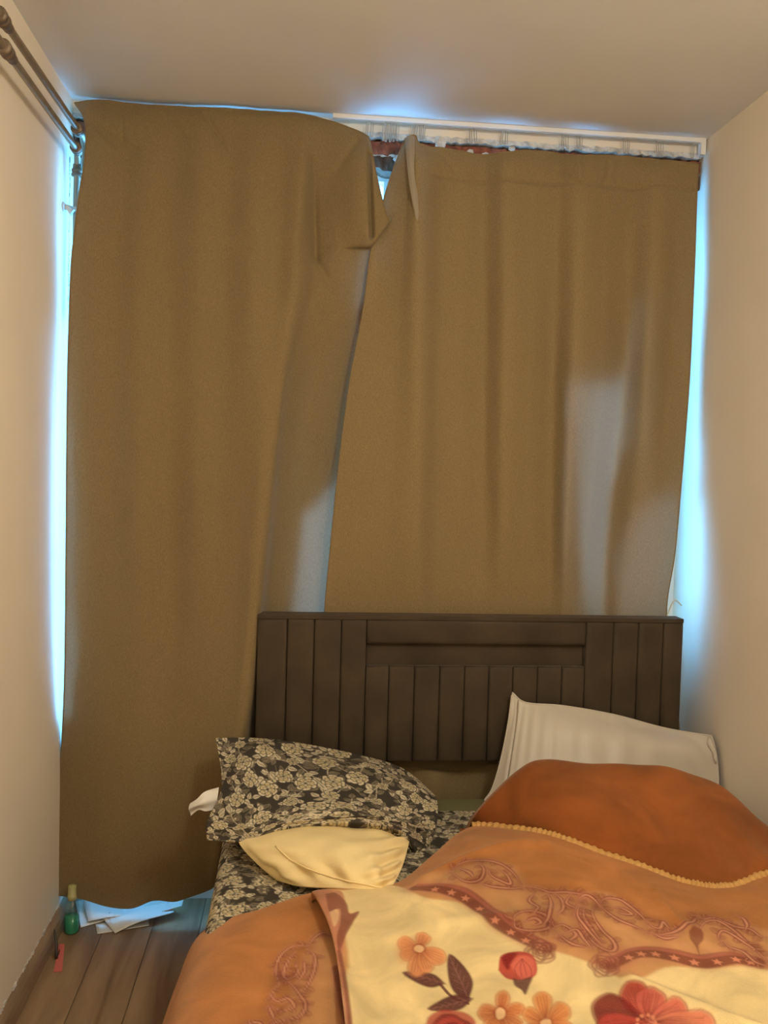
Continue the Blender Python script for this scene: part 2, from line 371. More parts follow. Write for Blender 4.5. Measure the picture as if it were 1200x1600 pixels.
# ---------------------------------------------------------------- curtains
def net(rows): return [[aY(*p) for p in r] for r in rows]
LC = [  # left panel: (y values per column or one, x list, depth list)
 ([160,157,159,162,165,168,171,173,176,179,187,197,206,213,216], [116,150,185,225,270,315,360,400,440,475,510,540,562,575,577], [2.83,2.845,2.845,2.845,2.845,2.845,2.845,2.845,2.845,2.845,2.845,2.84,2.83,2.815,2.83]),
 ([188]*9+[195,205,215,224,232,235],                             [132,158,190,228,272,316,360,400,440,474,507,537,560,576,581], [2.785,2.80,2.815,2.82,2.825,2.82,2.825,2.82,2.82,2.815,2.825,2.82,2.81,2.785,2.80]),
 ([240]*9+[245,250,256,262,268,272],                             [133,160,192,230,272,316,360,400,440,472,500,532,558,577,588], [2.765,2.775,2.80,2.80,2.815,2.80,2.81,2.80,2.805,2.795,2.82,2.805,2.785,2.772,2.785]),
 ([320]*12+[322,325,328],                                        [121,152,188,226,270,314,357,398,438,470,494,528,556,579,601], [2.75,2.765,2.79,2.785,2.805,2.79,2.80,2.785,2.795,2.78,2.825,2.80,2.775,2.762,2.768]),
 ([378]*13+[378,348],                                            [115,147,184,223,267,312,355,396,434,466,494,525,554,580,606], [2.745,2.76,2.785,2.78,2.80,2.785,2.79,2.775,2.785,2.77,2.82,2.80,2.785,2.765,2.764]),
 ([396]*13+[394,392],                                            [113,146,184,223,267,312,355,396,433,465,494,525,553,578,581], [2.745,2.76,2.785,2.78,2.80,2.785,2.79,2.775,2.785,2.77,2.82,2.80,2.805,2.80,2.80]),
 ([450]*15,                                                      [110,144,182,222,266,311,353,393,430,462,490,520,545,572,576], [2.745,2.76,2.78,2.775,2.80,2.78,2.785,2.765,2.775,2.76,2.80,2.81,2.815,2.82,2.825]),
 ([600]*15,                                                      [106,140,180,220,265,310,350,388,420,441,455,482,515,552,560], [2.745,2.76,2.77,2.765,2.79,2.775,2.77,2.75,2.74,2.745,2.785,2.825,2.835,2.835,2.84]),
 ([780]*15,                                                      [104,139,179,220,263,305,343,377,405,423,435,464,498,532,540], [2.745,2.755,2.765,2.76,2.785,2.765,2.755,2.735,2.715,2.725,2.785,2.83,2.84,2.84,2.845]),
 ([960]*15,                                                      [102,138,178,220,262,301,336,366,390,405,417,446,480,515,522], [2.755,2.76,2.76,2.755,2.78,2.76,2.745,2.725,2.70,2.715,2.795,2.835,2.84,2.84,2.845]),
 ([1080]*15,                                                     [100,135,176,218,258,296,330,358,378,394,408,440,472,508,515], [2.785,2.775,2.76,2.75,2.77,2.755,2.74,2.72,2.70,2.715,2.80,2.84,2.84,2.84,2.845]),
 ([1200]*15,                                                     [95,130,171,213,252,288,320,344,362,374,395,430,465,500,508], [2.84,2.80,2.765,2.75,2.765,2.755,2.745,2.73,2.715,2.725,2.80,2.84,2.84,2.84,2.845]),
 ([1320]*15,                                                     [92,127,167,209,246,280,308,328,342,352,380,420,455,490,498], [2.845,2.81,2.775,2.765,2.77,2.765,2.76,2.755,2.745,2.755,2.81,2.845,2.845,2.845,2.845]),
 ([1398,1404,1417,1421,1408,1409,1401,1395,1390,1386,1388,1390,1390,1390,1390], [91,127,168,205,240,273,300,318,330,338,365,405,440,475,485], [2.85,2.82,2.80,2.79,2.79,2.785,2.785,2.79,2.79,2.795,2.83,2.845,2.845,2.845,2.845]),
]
RC = [  # right panel
 ([217,213,213,226,231,236,242,238,236,239,242,243,246,250,253,256], [633,640,649,657,690,725,755,790,830,868,905,945,985,1025,1060,1092], [2.81,2.795,2.795,2.80,2.815,2.82,2.83,2.81,2.825,2.835,2.81,2.83,2.84,2.82,2.83,2.835]),
 ([255,252,250,252,255,258,260,258,258,259,260,262,264,266,268,270], [618,629,644,655,692,727,757,791,831,868,905,944,984,1024,1059,1091], [2.80,2.785,2.775,2.765,2.80,2.81,2.82,2.795,2.81,2.82,2.795,2.815,2.83,2.805,2.82,2.83]),
 ([300]*16, [603,616,637,654,690,727,758,791,831,868,905,944,984,1023,1058,1090], [2.795,2.79,2.775,2.755,2.80,2.805,2.815,2.79,2.805,2.815,2.79,2.81,2.825,2.80,2.815,2.825]),
 ([385]*16, [581,600,628,655,688,725,757,791,830,867,904,943,983,1021,1055,1087], [2.785,2.785,2.77,2.748,2.79,2.80,2.81,2.78,2.80,2.81,2.78,2.805,2.82,2.79,2.81,2.82]),
 ([480]*16, [568,592,624,656,686,723,756,790,828,866,902,942,981,1018,1051,1083], [2.78,2.78,2.765,2.745,2.785,2.80,2.81,2.775,2.79,2.81,2.775,2.80,2.82,2.785,2.81,2.82]),
 ([600]*16, [546,578,616,655,684,721,755,788,826,864,896,938,976,1010,1043,1077], [2.775,2.775,2.765,2.745,2.78,2.795,2.81,2.775,2.79,2.81,2.765,2.80,2.83,2.785,2.815,2.82]),
 ([740]*16, [528,564,608,652,682,720,755,786,824,862,890,925,960,998,1032,1066], [2.77,2.775,2.765,2.75,2.78,2.795,2.805,2.775,2.79,2.805,2.76,2.80,2.835,2.79,2.80,2.82]),
 ([860]*16, [516,556,602,650,682,720,756,786,823,860,886,915,946,980,1020,1055], [2.77,2.775,2.77,2.76,2.785,2.80,2.805,2.785,2.795,2.805,2.77,2.80,2.84,2.80,2.79,2.81]),
 ([960]*16, [507,550,598,648,682,720,757,787,823,859,884,912,942,968,1005,1041], [2.785,2.79,2.785,2.78,2.80,2.81,2.81,2.80,2.805,2.81,2.79,2.81,2.84,2.81,2.80,2.815]),
 ([1080]*16, [500,546,595,647,682,720,757,787,823,859,884,912,942,968,1010,1056], [2.79,2.80,2.79,2.79,2.805,2.82,2.815,2.805,2.81,2.82,2.80,2.815,2.84,2.815,2.81,2.82]),
 ([1190]*16, [490,540,590,645,682,720,757,787,823,859,884,912,942,968,1015,1066], [2.80,2.80,2.80,2.79,2.81,2.82,2.80,2.81,2.81,2.82,2.80,2.82,2.84,2.82,2.81,2.82]),
 ([1225,1222,1218,1215,1222,1226,1212,1208,1215,1222,1220,1222,1222,1222,1222,1222], [488,540,590,645,682,712,750,787,823,859,884,912,942,968,1015,1066], [2.79,2.79,2.79,2.78,2.77,2.80,2.79,2.765,2.78,2.79,2.79,2.80,2.80,2.80,2.80,2.81]),
 ([1380]*16, [480,535,585,640,680,720,757,787,823,859,884,912,942,968,1015,1066], [2.83,2.83,2.83,2.82,2.83,2.83,2.82,2.82,2.82,2.82,2.82,2.83,2.84,2.83,2.83,2.83]),
]
def curtain(name, spec, mat, seed, label, light_holes, creases, amp, gap):
    rows = [[(spec_x, (y if hasattr(y, '__len__') else [y])[i] if False else y[i], Y[i]) for i, spec_x in enumerate(x)] for (y, x, Y) in spec]
    rows = [[(x, y, 2.80+(Y-2.80)*(amp if y < 900 else 1.+(amp-1)*.3) if 0 < i < len(r_)-2 and y > 225 else Y) for i, (x, y, Y) in enumerate(r_)] for r_ in rows]
    G = surf(net(rows), 420, 330)
    uv = np.stack(np.meshgrid(np.linspace(0, 1, 330), np.linspace(0, 1, 420)), -1)
    P = np.stack([G[..., 0], G[..., 2]], -1)
    # long soft wrinkles, shorter ones just under the heading
    w = sines(P, seed, 16, aniso=(1.6, .22))*.0042+sines(P, seed+1, 38, aniso=(1.3, .5))*.0007
    w = w+sines(P, seed+2, 55, aniso=(1.2, .25))*.0042*np.exp(-uv[..., 1]/.07)
    G[..., 1] += w
    for (x0, y0, x1, y1, d, s) in creases:          # pressed or stitched lines, in metres on the cloth
        a = aY(x0, y0, 2.79)[[0, 2]]; b = aY(x1, y1, 2.79)[[0, 2]]; ab = b-a; L2 = ab@ab
        t = np.clip(((P-a)@ab)/L2, 0, 1); q = P-(a+t[..., None]*ab); dist = np.hypot(q[..., 0], q[..., 1])
        G[..., 1] += d*np.exp(-(dist/s)**2)
    root = empty(name, (float(G[-1, 150, 0]), 2.8, float(G[-1, :, 2].min())))
    grid_mesh('cloth', G, mat, root)
    # added opaque sheet behind, holes cut where daylight should glow through the cloth
    Lg = G.copy(); Lg[..., 1] = np.clip(Lg[..., 1]+gap+.008*sines(P, seed+5, 9), None, np.where(Lg[..., 2] > 2.40, 2.885, 2.965))
    Lg = Lg[::3, ::3]; keep = np.ones((Lg.shape[0]-1, Lg.shape[1]-1), bool)
    px = proj(Lg[:-1, :-1])
    for poly in light_holes: keep &= ~inpoly(px[..., 0], px[..., 1], poly)
    grid_mesh('light_blocker', Lg, M['light_blocker'], root, keep=keep)
    # rolled hem round the edge
    for nm, line in (('side_hem', G[:, 0]), ('side_hem', G[:, -1]), ('top_hem', G[0])):
        mm = MB(); mm.tube([tuple(p) for p in line[::4]], .0022, 6); mm.build(nm, mat, root)
    tag(root, label, 'curtain', 'taupe curtains')
    return root, G
def inpoly(x, y, poly):
    r = np.zeros(x.shape, bool); n = len(poly)
    for i in range(n):
        x0, y0 = poly[i]; x1, y1 = poly[(i+1) % n]
        if y0 == y1: continue
        r ^= ((y0 > y) != (y1 > y)) & (x < (x1-x0)*(y-y0)/(y1-y0)+x0)
    return r
lc, LG = curtain('curtain', LC, M['curtain'], 20, 'long taupe curtain hanging to the floor beside the left wall',
    [[(470, 800), (530, 740), (525, 990), (455, 990)], [(90, 520), (112, 520), (123, 800), (124, 1010), (116, 1110), (90, 1110)], [(560, 390), (590, 390), (585, 470), (555, 480)]],
    [(110, 798, 400, 806, .0015, .004), (100, 1165, 340, 1172, .001, .003), (489, 250, 494, 400, .012, .012), (494, 400, 516, 440, .008, .012), (140, 190, 180, 225, .008, .01), (320, 172, 345, 215, .006, .009), (185, 165, 190, 215, .004, .008), (577, 240, 580, 372, .022, .007), (130, 175, 215, 235, .007, .012), (250, 168, 290, 215, .005, .010), (440, 180, 470, 230, .005, .010), (560, 215, 530, 260, .005, .012)], 1.25, .028)
rc, RG = curtain('curtain', RC, M['curtain2'], 40, 'shorter taupe curtain on the white track behind the headboard',
    [[(886, 600), (968, 585), (962, 720), (940, 760), (938, 990), (905, 990), (888, 800)], [(1046, 690), (1070, 640), (1100, 640), (1060, 990), (1046, 990)],
     [(962, 990), (956, 860), (985, 790), (1030, 760), (1046, 800), (1030, 990)], [(985, 470), (1003, 470), (985, 690), (962, 720)]],
    [(655, 276, 1090, 292, .005, .005), (800, 283, 880, 283, .001, .004), (660, 590, 860, 596, .001, .003), (880, 260, 905, 285, .006, .01), (905, 245, 905, 280, -.008, .012), (690, 235, 720, 270, .005, .010), (960, 248, 950, 285, .005, .010)], 1.55, .05)

tu_ = surf([[aY(*p) for p in r_] for r_ in (
 [(632,217,2.800),(639,212,2.792),(648,212,2.795)], [(634,238,2.765),(641,236,2.755),(648,238,2.765)], [(637,270,2.742),(643,270,2.735),(650,272,2.745)], [(643,310,2.728),(648,311,2.724),(653,313,2.730)], [(651,350,2.728),(653,351,2.727),(655,352,2.729)])], 60, 20)
grid_mesh('turned_edge', tu_+np.array([0, -.004, 0]), M['turned'], rc)
# curtain track on the ceiling with its hooks
tr = empty('curtain_track', (.7, 2.857, H)); tag(tr, 'thin white curtain track fixed along the ceiling above the right curtain', 'curtain track')
a = aZ(520, 188, 2.585); b = aZ(1102, 222, 2.585)
ty = (a[1]+b[1])/2
mm = MB(); mm.box(a[0], b[0], ty-.009, ty+.009, 2.586, 2.5995); mm.build('rail', M['pvc'], tr)
mm = MB(); mm.box(a[0], b[0], ty-.0025, ty+.0025, 2.5835, 2.5862); mm.build('slot', M['hook'], tr)
mm = MB(); mm.box(b[0]-.012, b[0]+.004, ty-.011, ty+.011, 2.545, 2.5995); mm.build('end_stop', M['pvc'], tr)
r = np.random.RandomState(9)
hooks = [(571, .052), (578, .05), (596, .058), (601, .06), (607, .06), (612, .058), (617, .055), (641, .05), (646, .048), (652, .05), (658, .046), (729, .05), (736, .048), (779, .046), (785, .044), (874, .05), (880, .046), (898, .042), (903, .046), (972, .048), (979, .046), (1026, .05), (1033, .048), (1084, .05)]
hook_where = ['leftmost of all, half hidden by the left curtain', 'second from the left, beside the left curtain edge', 'first in the bunch of five over the gap between the curtains', 'second in the bunch of five over the gap', 'middle one in the bunch of five over the gap', 'fourth in the bunch of five over the gap', 'last in the bunch of five over the gap',
 'first above the peaked corner of the right curtain', 'second above the peaked corner of the right curtain', 'third above the peaked corner of the right curtain', 'fourth above the peaked corner of the right curtain', 'left one of the pair just right of the peaked curtain corner', 'right one of the pair just right of the peaked curtain corner',
 'left one of the pair near the middle of the bare track', 'right one of the pair near the middle of the bare track', 'first of four right of the track middle', 'second of four right of the track middle', 'third of four right of the track middle', 'fourth of four right of the track middle',
 'left one of the last pair but one before the right wall', 'right one of the last pair but one before the right wall', 'left one of the pair nearest the right wall', 'right one of the pair nearest the right wall', 'alone at the track end by the right wall']
for hi, (px, ln) in enumerate(hooks):
    t = (px-520)/(1102-520); p = a+(b-a)*t; x = p[0]; z = 2.584; sw = r.uniform(-.004, .004)
    mm = MB(); y = ty
    pts = [(x, y, z), (x+sw*.3, y-.001, z-ln*.5), (x+sw, y-.002, z-ln+.003), (x+sw+.0025, y-.002, z-ln), (x+sw+.005, y-.002, z-ln+.003), (x+sw*.6+.006, y-.001, z-ln*.45), (x+sw*.4+.0065, y, z-ln*.15)]
    mm.tube(spline(pts, 18), .0015, 6)
    o = mm.build('curtain_hook', M['hook'])
    tag(o, 'thin cream curtain hook, '+hook_where[hi], 'curtain hook', 'curtain hooks on the track')

# ---------------------------------------------------------------- pipes on the left wall
def pipe_thing(name, label, path, r, joints, bend=None):
    root = empty(name, tuple(path[0])); tag(root, label, 'pipe', 'heating pipes under the ceiling')
    mm = MB(); mm.tube(path, r, 14); mm.build('pipe_run', M['metal'], root)
    for (p, d, rr, ln) in joints:
        p = Vector(p); d = Vector(d).normalized(); mm = MB()
        mm.tube([p+d*ln*t for t in (-1, -.98, -.62, -.6, -.35, -.33, .1, .12, .6, .98, 1)], [rr*q for q in (.7, 1.2, 1.2, 1.0, 1.0, 1.12, 1.12, .95, .88, .82, .6)], 16)
        mm.build('coupling', M['rust'], root)
    return root
XP = -.674; PR = .0095
zu, zl = 2.452, 2.402
pu = pipe_thing('heating_pipe', 'upper grey metal pipe running along the left wall just under the ceiling',
    [(XP, .6, zu-.008), (XP, 2.0, zu-.004), (XP, 2.785, zu+.014), (XP+.001, 2.825, zu+.013), (XP+.002, 2.848, zu-.006), (XP+.002, 2.856, zu-.035), (XP+.002, 2.857, 2.30), (XP+.002, 2.857, 1.9)], PR,
    [((XP, 2.10, zu-.003), (0, 1, .01), .0145, .036), ((XP, 2.775, zu+.010), (0, 1, 0), .014, .02)])
pl = pipe_thing('heating_pipe', 'lower grey metal pipe turning down into the corner behind the left curtain',
    [(XP, .6, zl-.012), (XP, 2.0, zl-.010), (XP-.006, 2.78, zl+.010), (XP-.009, 2.805, zl+.008), (XP-.012, 2.82, zl-.004), (XP-.014, 2.828, zl-.03), (XP-.016, 2.83, 2.30), (XP-.016, 2.83, 1.9)], PR,
    [((XP, 2.13, zl-.009), (0, 1, .01), .0145, .036), ((XP-.006, 2.79, zl+.009), (0, 1, -.15), .0145, .018), ((XP-.014, 2.829, zl-.04), (0, 0, 1), .0145, .018)])
# bracket clamping the lower pipe to the wall
br = empty('pipe_bracket', (XL, 2.79, 2.235)); tag(br, 'pale metal pipe clamp fixed to the left wall below the pipe elbow', 'bracket')
zb = aX(92, 330, XL)[2]+.027
mm = MB(); mm.tube([(XL, 2.80, zb), (XL+.003, 2.80, zb), (XL+.006, 2.80, zb)], [.014, .014, .010], 12); mm.build('wall_plate', M['bracket'], br)
mm = MB(); mm.tube([(XL+.004, 2.80, zb), (XP-.03, 2.815, zb), (XP-.018, 2.828, zb)], [.009, .008, .008], 10); mm.build('stem', M['bracket'], br)
mm = MB(); mm.tube([(XP-.016+.0125*math.cos(q), 2.83+.0125*math.sin(q), zb) for q in np.linspace(0, 6.28, 17)], .007, 6); mm.build('clamp_ring', M['bracket'], br)
mm = MB(); mm.add([(XL+.010, 2.795, zb-.006), (XL+.032, 2.80, zb-.006), (XL+.021, 2.797, zb-.024), (XL+.010, 2.81, zb-.006), (XL+.032, 2.815, zb-.006), (XL+.021, 2.812, zb-.024)], [(0,2,1),(3,4,5),(0,1,4,3),(1,2,5,4),(2,0,3,5)]); mm.build('lug', M['bracket'], br)

# ---------------------------------------------------------------- bed
HY = 2.69
bed = empty('bed', (.55, 1.7, 0)); tag(bed, 'double bed with a dark brown channelled velvet headboard', 'bed')
hx0, hx1, hz0, hz1 = -.107, 1.246, .562, 1.018
mm = MB(); mm.rbox(hx0, hx1, HY+.036, 2.757, hz0, hz1, .006); hb = mm.build('headboard', M['velvet'], bed)
def pad(nm, x0, x1, z0, z1, y0=HY, r=.0185, d=.04):
    mm = MB(); mm.rbox(x0+.0009, x1-.0009, y0, y0+d, z0+.0009, z1-.0009, r); o = mm.build(nm, M['velvet']); o.parent = hb
    o.matrix_parent_inverse = hb.matrix_world.inverted() if False else Matrix.Identity(4)
    return o
def hbx(px): return aY(px, 1000, HY)[0]
topz = hz1-.008
lx = [hx0]+[aY(p, 1020, HY)[0] for p in (448, 490.5, 533, 572.5)]
rx = [aY(p, 1020, HY)[0] for p in (916, 959, 998, 1037)]+[hx1]
cx = [lx[-1]]+[aY(p, 1100, HY)[0] for p in (607, 647, 686.5, 725.5, 763.5, 801, 839.5, 877.5)]+[rx[0]]
for X in (lx, rx):
    for i in range(4): pad('channel_panel', X[i], X[i+1], hz0, topz)
zt, zr, zc = .936, .928, .864
pad('top_panel', lx[-1], rx[0], zt-.003, topz)
pad('recessed_strip', lx[-1], rx[0], zc-.004, zt+.004, HY+.030, .004, .014)
for i in range(9): pad('channel_panel', cx[i], cx[i+1], hz0, zc)
mm = MB(); mm.box(hx0+.002, hx1-.002, HY+.004, 2.757, topz-.001, hz1+.003); o = mm.build('top_border', M['velvet']); o.parent = hb
for x in (.12, 1.02):
    mm = MB(); mm.box(x, x+.07, 2.715, 2.745, 0, .6); mm.build('headboard_strut', M['base'], bed)
mm = MB(); mm.rbox(-.14, 1.20, .70, 2.70, .08, .235, .01); mm.build('bed_base', M['base'], bed)
for x in (-.08, 1.14):
    for y in (.8, 2.6):
        mm = MB(); mm.box(x-.025, x+.025, y-.025, y+.025, 0, .09); mm.build('leg', M['base'], bed)
# mattress, bare and green at the head end
MT = .45
mm = MB()
prof = [(0, .235), (.0, .24)]
def rounded(x0, x1, y0, y1, z0, z1, r, name, mat):
    V = []; Q = []; n = 8; ring = []
    def ringpts(ins, z):
        rr = max(r*2-ins, .004); out = []
        for (cx_, cy_, a0) in ((x1-ins-rr, y1-ins-rr, 0), (x0+ins+rr, y1-ins-rr, 90), (x0+ins+rr, y0+ins+rr, 180), (x1-ins-rr, y0+ins+rr, 270)):
            for k in range(n): q = math.radians(a0+90*k/(n-1)); out.append((cx_+rr*math.cos(q), cy_+rr*math.sin(q), z))
        return out
    lv = [(r, z0)]+[(r-r*math.sin(q), z0+r-r*math.cos(q)) for q in np.linspace(.2, 1.57, 5)]+[(r-r*math.cos(q), z1-r+r*math.sin(q)) for q in np.linspace(0, 1.57, 7)]
    for ins, z in lv: V += ringpts(ins, z)
    m4 = 4*n; Fc = []
    for i in range(len(lv)-1):
        for k in range(m4): Fc.append((i*m4+k, i*m4+(k+1) % m4, (i+1)*m4+(k+1) % m4, (i+1)*m4+k))
    Fc.append(tuple(range(m4))[::-1]); Fc.append(tuple((len(lv)-1)*m4+k for k in range(m4)))
    b = MB(); b.add(V, Fc, True); return b.build(name, mat)
mo = rounded(-.16, 1.215, .72, 2.725, .236, MT-.004, .045, 'mattress', M['mattress'])
tag(mo, 'green mattress showing bare below the headboard', 'mattress')

# ---------------------------------------------------------------- painter for printed cloth
class Raster:
    def __init__(s, x0, x1, y0, y1, res, color, wrap=False):
        s.x0, s.y0, s.res = x0, y0, res; s.w = int(round((x1-x0)/res)); s.h = int(round((y1-y0)/res)); s.wrap = wrap; s.scale = 1.
        s.a = np.ones((s.h, s.w, 3), np.float32)*np.array(color, np.float32)
    def _box(s, x0, x1, y0, y1):
        i0 = int((x0-s.x0)/s.res)-2; i1 = int((x1-s.x0)/s.res)+3; j0 = int((y0-s.y0)/s.res)-2; j1 = int((y1-s.y0)/s.res)+3
        if not s.wrap: i0, i1, j0, j1 = max(i0, 0), min(i1, s.w), max(j0, 0), min(j1, s.h)
        if i1 <= i0 or j1 <= j0: return None
        I = np.arange(i0, i1); J = np.arange(j0, j1)
        X, Y = np.meshgrid(s.x0+(I+.5)*s.res, s.y0+(J+.5)*s.res); return I % s.w, J % s.h, X, Y
    def blend(s, I, J, m, color):
        ix = np.ix_(J, I); s.a[ix] = s.a[ix]*(1-m[..., None])+np.array(color, np.float32)*m[..., None]
    def stroke(s, pts, w, color, alpha=1., soft=None, n=None):
        pts = np.array(pts, float)
        if len(pts) > 2: pts = spline(pts, n or max(12, 6*len(pts)))
        ws = np.array(w if hasattr(w, '__len__') else [w, w], float); ws = np.interp(np.linspace(0, 1, len(pts)), np.linspace(0, 1, len(ws)), ws)
        soft = soft if soft is not None else s.res*1.2; pad_ = ws.max()/2+soft
        bx = s._box(pts[:, 0].min()-pad_, pts[:, 0].max()+pad_, pts[:, 1].min()-pad_, pts[:, 1].max()+pad_)
        if bx is None: return
        I, J, X, Y = bx; best = np.full(X.shape, 1e9)
        for k in range(len(pts)-1):
            a_, b_ = pts[k], pts[k+1]; d = b_-a_; L2 = d@d+1e-12
            t = np.clip(((X-a_[0])*d[0]+(Y-a_[1])*d[1])/L2, 0, 1)
            q = np.hypot(X-a_[0]-t*d[0], Y-a_[1]-t*d[1])-(ws[k]+(ws[k+1]-ws[k])*t)/2
            np.minimum(best, q, out=best)
        s.blend(I, J, alpha*(1-sstep(-soft/2, soft/2, best)), color)
    def poly(s, pts, color, alpha=1., soft=None, n=None, smooth=True):
        pts = np.array(pts, float)
        if smooth: pts = spline(np.vstack([pts, pts[:1]]), n or 5*len(pts)+6)
        soft = soft if soft is not None else s.res*1.2
        bx = s._box(pts[:, 0].min()-soft, pts[:, 0].max()+soft, pts[:, 1].min()-soft, pts[:, 1].max()+soft)
        if bx is None: return
        I, J, X, Y = bx; ins = inpoly(X, Y, [tuple(p) for p in pts]); best = np.full(X.shape, 1e9)
        for k in range(len(pts)):
            a_, b_ = pts[k], pts[(k+1) % len(pts)]; d = b_-a_; L2 = d@d+1e-12
            t = np.clip(((X-a_[0])*d[0]+(Y-a_[1])*d[1])/L2, 0, 1)
            np.minimum(best, np.hypot(X-a_[0]-t*d[0], Y-a_[1]-t*d[1]), out=best)
        sd = np.where(ins, -best, best); s.blend(I, J, alpha*(1-sstep(-soft/2, soft/2, sd)), color)
    def sample(s, x, y):
        u = (x*s.scale-s.x0)/s.res-.5; v = (y*s.scale-s.y0)/s.res-.5
        i = np.floor(u).astype(int); j = np.floor(v).astype(int); fu = (u-i)[..., None]; fv = (v-j)[..., None]
        if s.wrap: i0, i1, j0, j1 = i % s.w, (i+1) % s.w, j % s.h, (j+1) % s.h
        else: i0, i1, j0, j1 = np.clip(i, 0, s.w-1), np.clip(i+1, 0, s.w-1), np.clip(j, 0, s.h-1), np.clip(j+1, 0, s.h-1)
        return (s.a[j0, i0]*(1-fu)+s.a[j0, i1]*fu)*(1-fv)+(s.a[j1, i0]*(1-fu)+s.a[j1, i1]*fu)*fv

# floral cotton, one repeating tile 0.34 m square
DK, CR, MID = srgb(66, 61, 54), srgb(214, 202, 172), srgb(132, 122, 102)
def floral_tile():
    T = .34; R = Raster(0, T, 0, T, .00085, DK, True); r = np.random.RandomState(4)
    def leaf(x, y, a, L, W):
        d = np.array([math.cos(a), math.sin(a)]); n_ = np.array([-d[1], d[0]]); p = np.array([x, y])
        R.poly([p, p+d*L*.35+n_*W, p+d*L*.75+n_*W*.7, p+d*L, p+d*L*.75-n_*W*.7, p+d*L*.35-n_*W], CR if r.rand() < .6 else MID, .95)
        R.stroke([p, p+d*L*.9], .0012, DK)
        for t in (.3, .5, .7):
            for s_ in (-1, 1): R.stroke([p+d*L*t, p+d*L*(t+.16)+n_*W*.6*s_], .0008, DK, .8)
    def bloom(x, y, rad, a0, np_=6):
        for ring, (rr, k) in enumerate(((1., np_+1), (.72, np_), (.42, 4))):
            for i in range(k):
                a = a0+ring*.5+2*math.pi*i/k; c = np.array([x+math.cos(a)*rad*rr*.6, y+math.sin(a)*rad*rr*.6]); q = rad*rr*.46
                pts = [c+q*np.array([math.cos(b_), math.sin(b_)])*(1+.12*math.sin(3*b_+i)) for b_ in np.linspace(0, 2*math.pi, 9)[:-1]]
                R.poly(pts, DK, 1.); pts2 = [c+(p-c)*.80 for p in pts]; R.poly(pts2, CR if ring != 1 else srgb(205, 188, 146), 1.)
                for b_ in (-.45, 0, .45):
                    d = np.array([math.cos(a+b_), math.sin(a+b_)]); R.stroke([np.array([x, y])+d*rad*rr*.45, np.array([x, y])+d*rad*rr*.85], .0010, DK, .75)
        R.poly([(x+rad*.13*math.cos(b_), y+rad*.13*math.sin(b_)) for b_ in np.linspace(0, 6.28, 7)[:-1]], DK)
    spots = []
    for _ in range(900):
        x, y = r.uniform(0, T, 2)
        if all(np.hypot((x-a+T/2) % T-T/2, (y-b+T/2) % T-T/2) > .047 for a, b in spots): spots.append((x, y))
    for _ in range(150):
        x, y = r.uniform(0, T, 2); q = r.uniform(0, 6.28); L = r.uniform(.02, .034)
        R.stroke([(x, y), (x+math.cos(q)*L*.5, y+math.sin(q)*L*.5), (x+math.cos(q+.5)*L, y+math.sin(q+.5)*L)], .0014, MID, .9)
        d = np.array([math.cos(q+.9), math.sin(q+.9)]); n_ = np.array([-d[1], d[0]]); p = np.array([x, y]); W_ = L*.2
        R.poly([p, p+d*L*.3+n_*W_, p+d*L*.6+n_*W_*.7, p+d*L*.85, p+d*L*.6-n_*W_*.7, p+d*L*.3-n_*W_], MID, .9); R.poly([p+d*L*.08, p+d*L*.32+n_*W_*.7, p+d*L*.6+n_*W_*.4, p+d*L*.75, p+d*L*.6-n_*W_*.4, p+d*L*.32-n_*W_*.7], DK, .6)
    for (x, y) in spots:        # vines first, with leaves and buds
        a = r.uniform(0, 6.28)
        for s_ in (0, 2.1, 4.2):
            q = a+s_+r.uniform(-.4, .4); L = r.uniform(.035, .06); bend = r.uniform(-.9, .9); pts = [(x, y)]; qq = q
            for k in range(4): qq += bend/3; pts.append((pts[-1][0]+math.cos(qq)*L/4, pts[-1][1]+math.sin(qq)*L/4))
            R.stroke(pts, .0016, CR, .9)
            leaf(pts[2][0], pts[2][1], qq+1.0, .020, .0060); leaf(pts[3][0], pts[3][1], qq-1.0, .017, .0052)
            leaf(pts[4][0], pts[4][1], qq, .020, .0058)
    for k, (x, y) in enumerate(spots):
        bloom(x, y, r.uniform(.019, .026) if k % 3 else r.uniform(.013, .017), r.uniform(0, 6))
    for _ in range(40):
        x, y = r.uniform(0, T, 2); q = r.uniform(.002, .004)
        R.poly([(x+q*math.cos(b_), y+q*math.sin(b_)) for b_ in np.linspace(0, 6.28, 7)[:-1]], CR, .8)
    return R
FT = floral_tile(); FT.scale = .80

# fitted sheet in the floral cotton, over the mattress and down its left side
sp = [(-.168, .16), (-.176, .24), (-.181, .33), (-.181, .405), (-.172, .437), (-.150, .452), (-.10, .4555), (.2, .456), (.5, .456), (.9, .456), (1.19, .454), (1.222, .44), (1.228, .40), (1.226, .30)]
spd = spline([(0, *p) for p in sp], 400)[:, 1:]
# even spacing along the profile
seg = np.r_[0, np.cumsum(np.hypot(*np.diff(spd, axis=0).T))]; sN = np.linspace(0, seg[-1], 520)
prx, prz = np.interp(sN, seg, spd[:, 0]), np.interp(sN, seg, spd[:, 1])
ys = np.linspace(1.3, 2.575, 420)
G = np.zeros((420, 520, 3)); G[..., 0] = prx; G[..., 2] = prz; G[..., 1] = ys[:, None]
P2 = np.stack(np.broadcast_arrays(sN[None, :], ys[:, None]), -1)
w = sines(P2, 70, 22)*.002+sines(P2, 71, 60)*.0007
side = np.clip((.44-G[..., 2])/.1, 0, 1)
G[..., 0] -= (w+.002)*side; G[..., 2] += np.abs(w)*(1-side)
G[-12:, :, 2] -= np.linspace(0, .004, 12)[:, None]**1
o = grid_mesh('fitted_sheet', G, M['floral'], None, FT.sample(P2[..., 0], P2[..., 1]), flip=True)
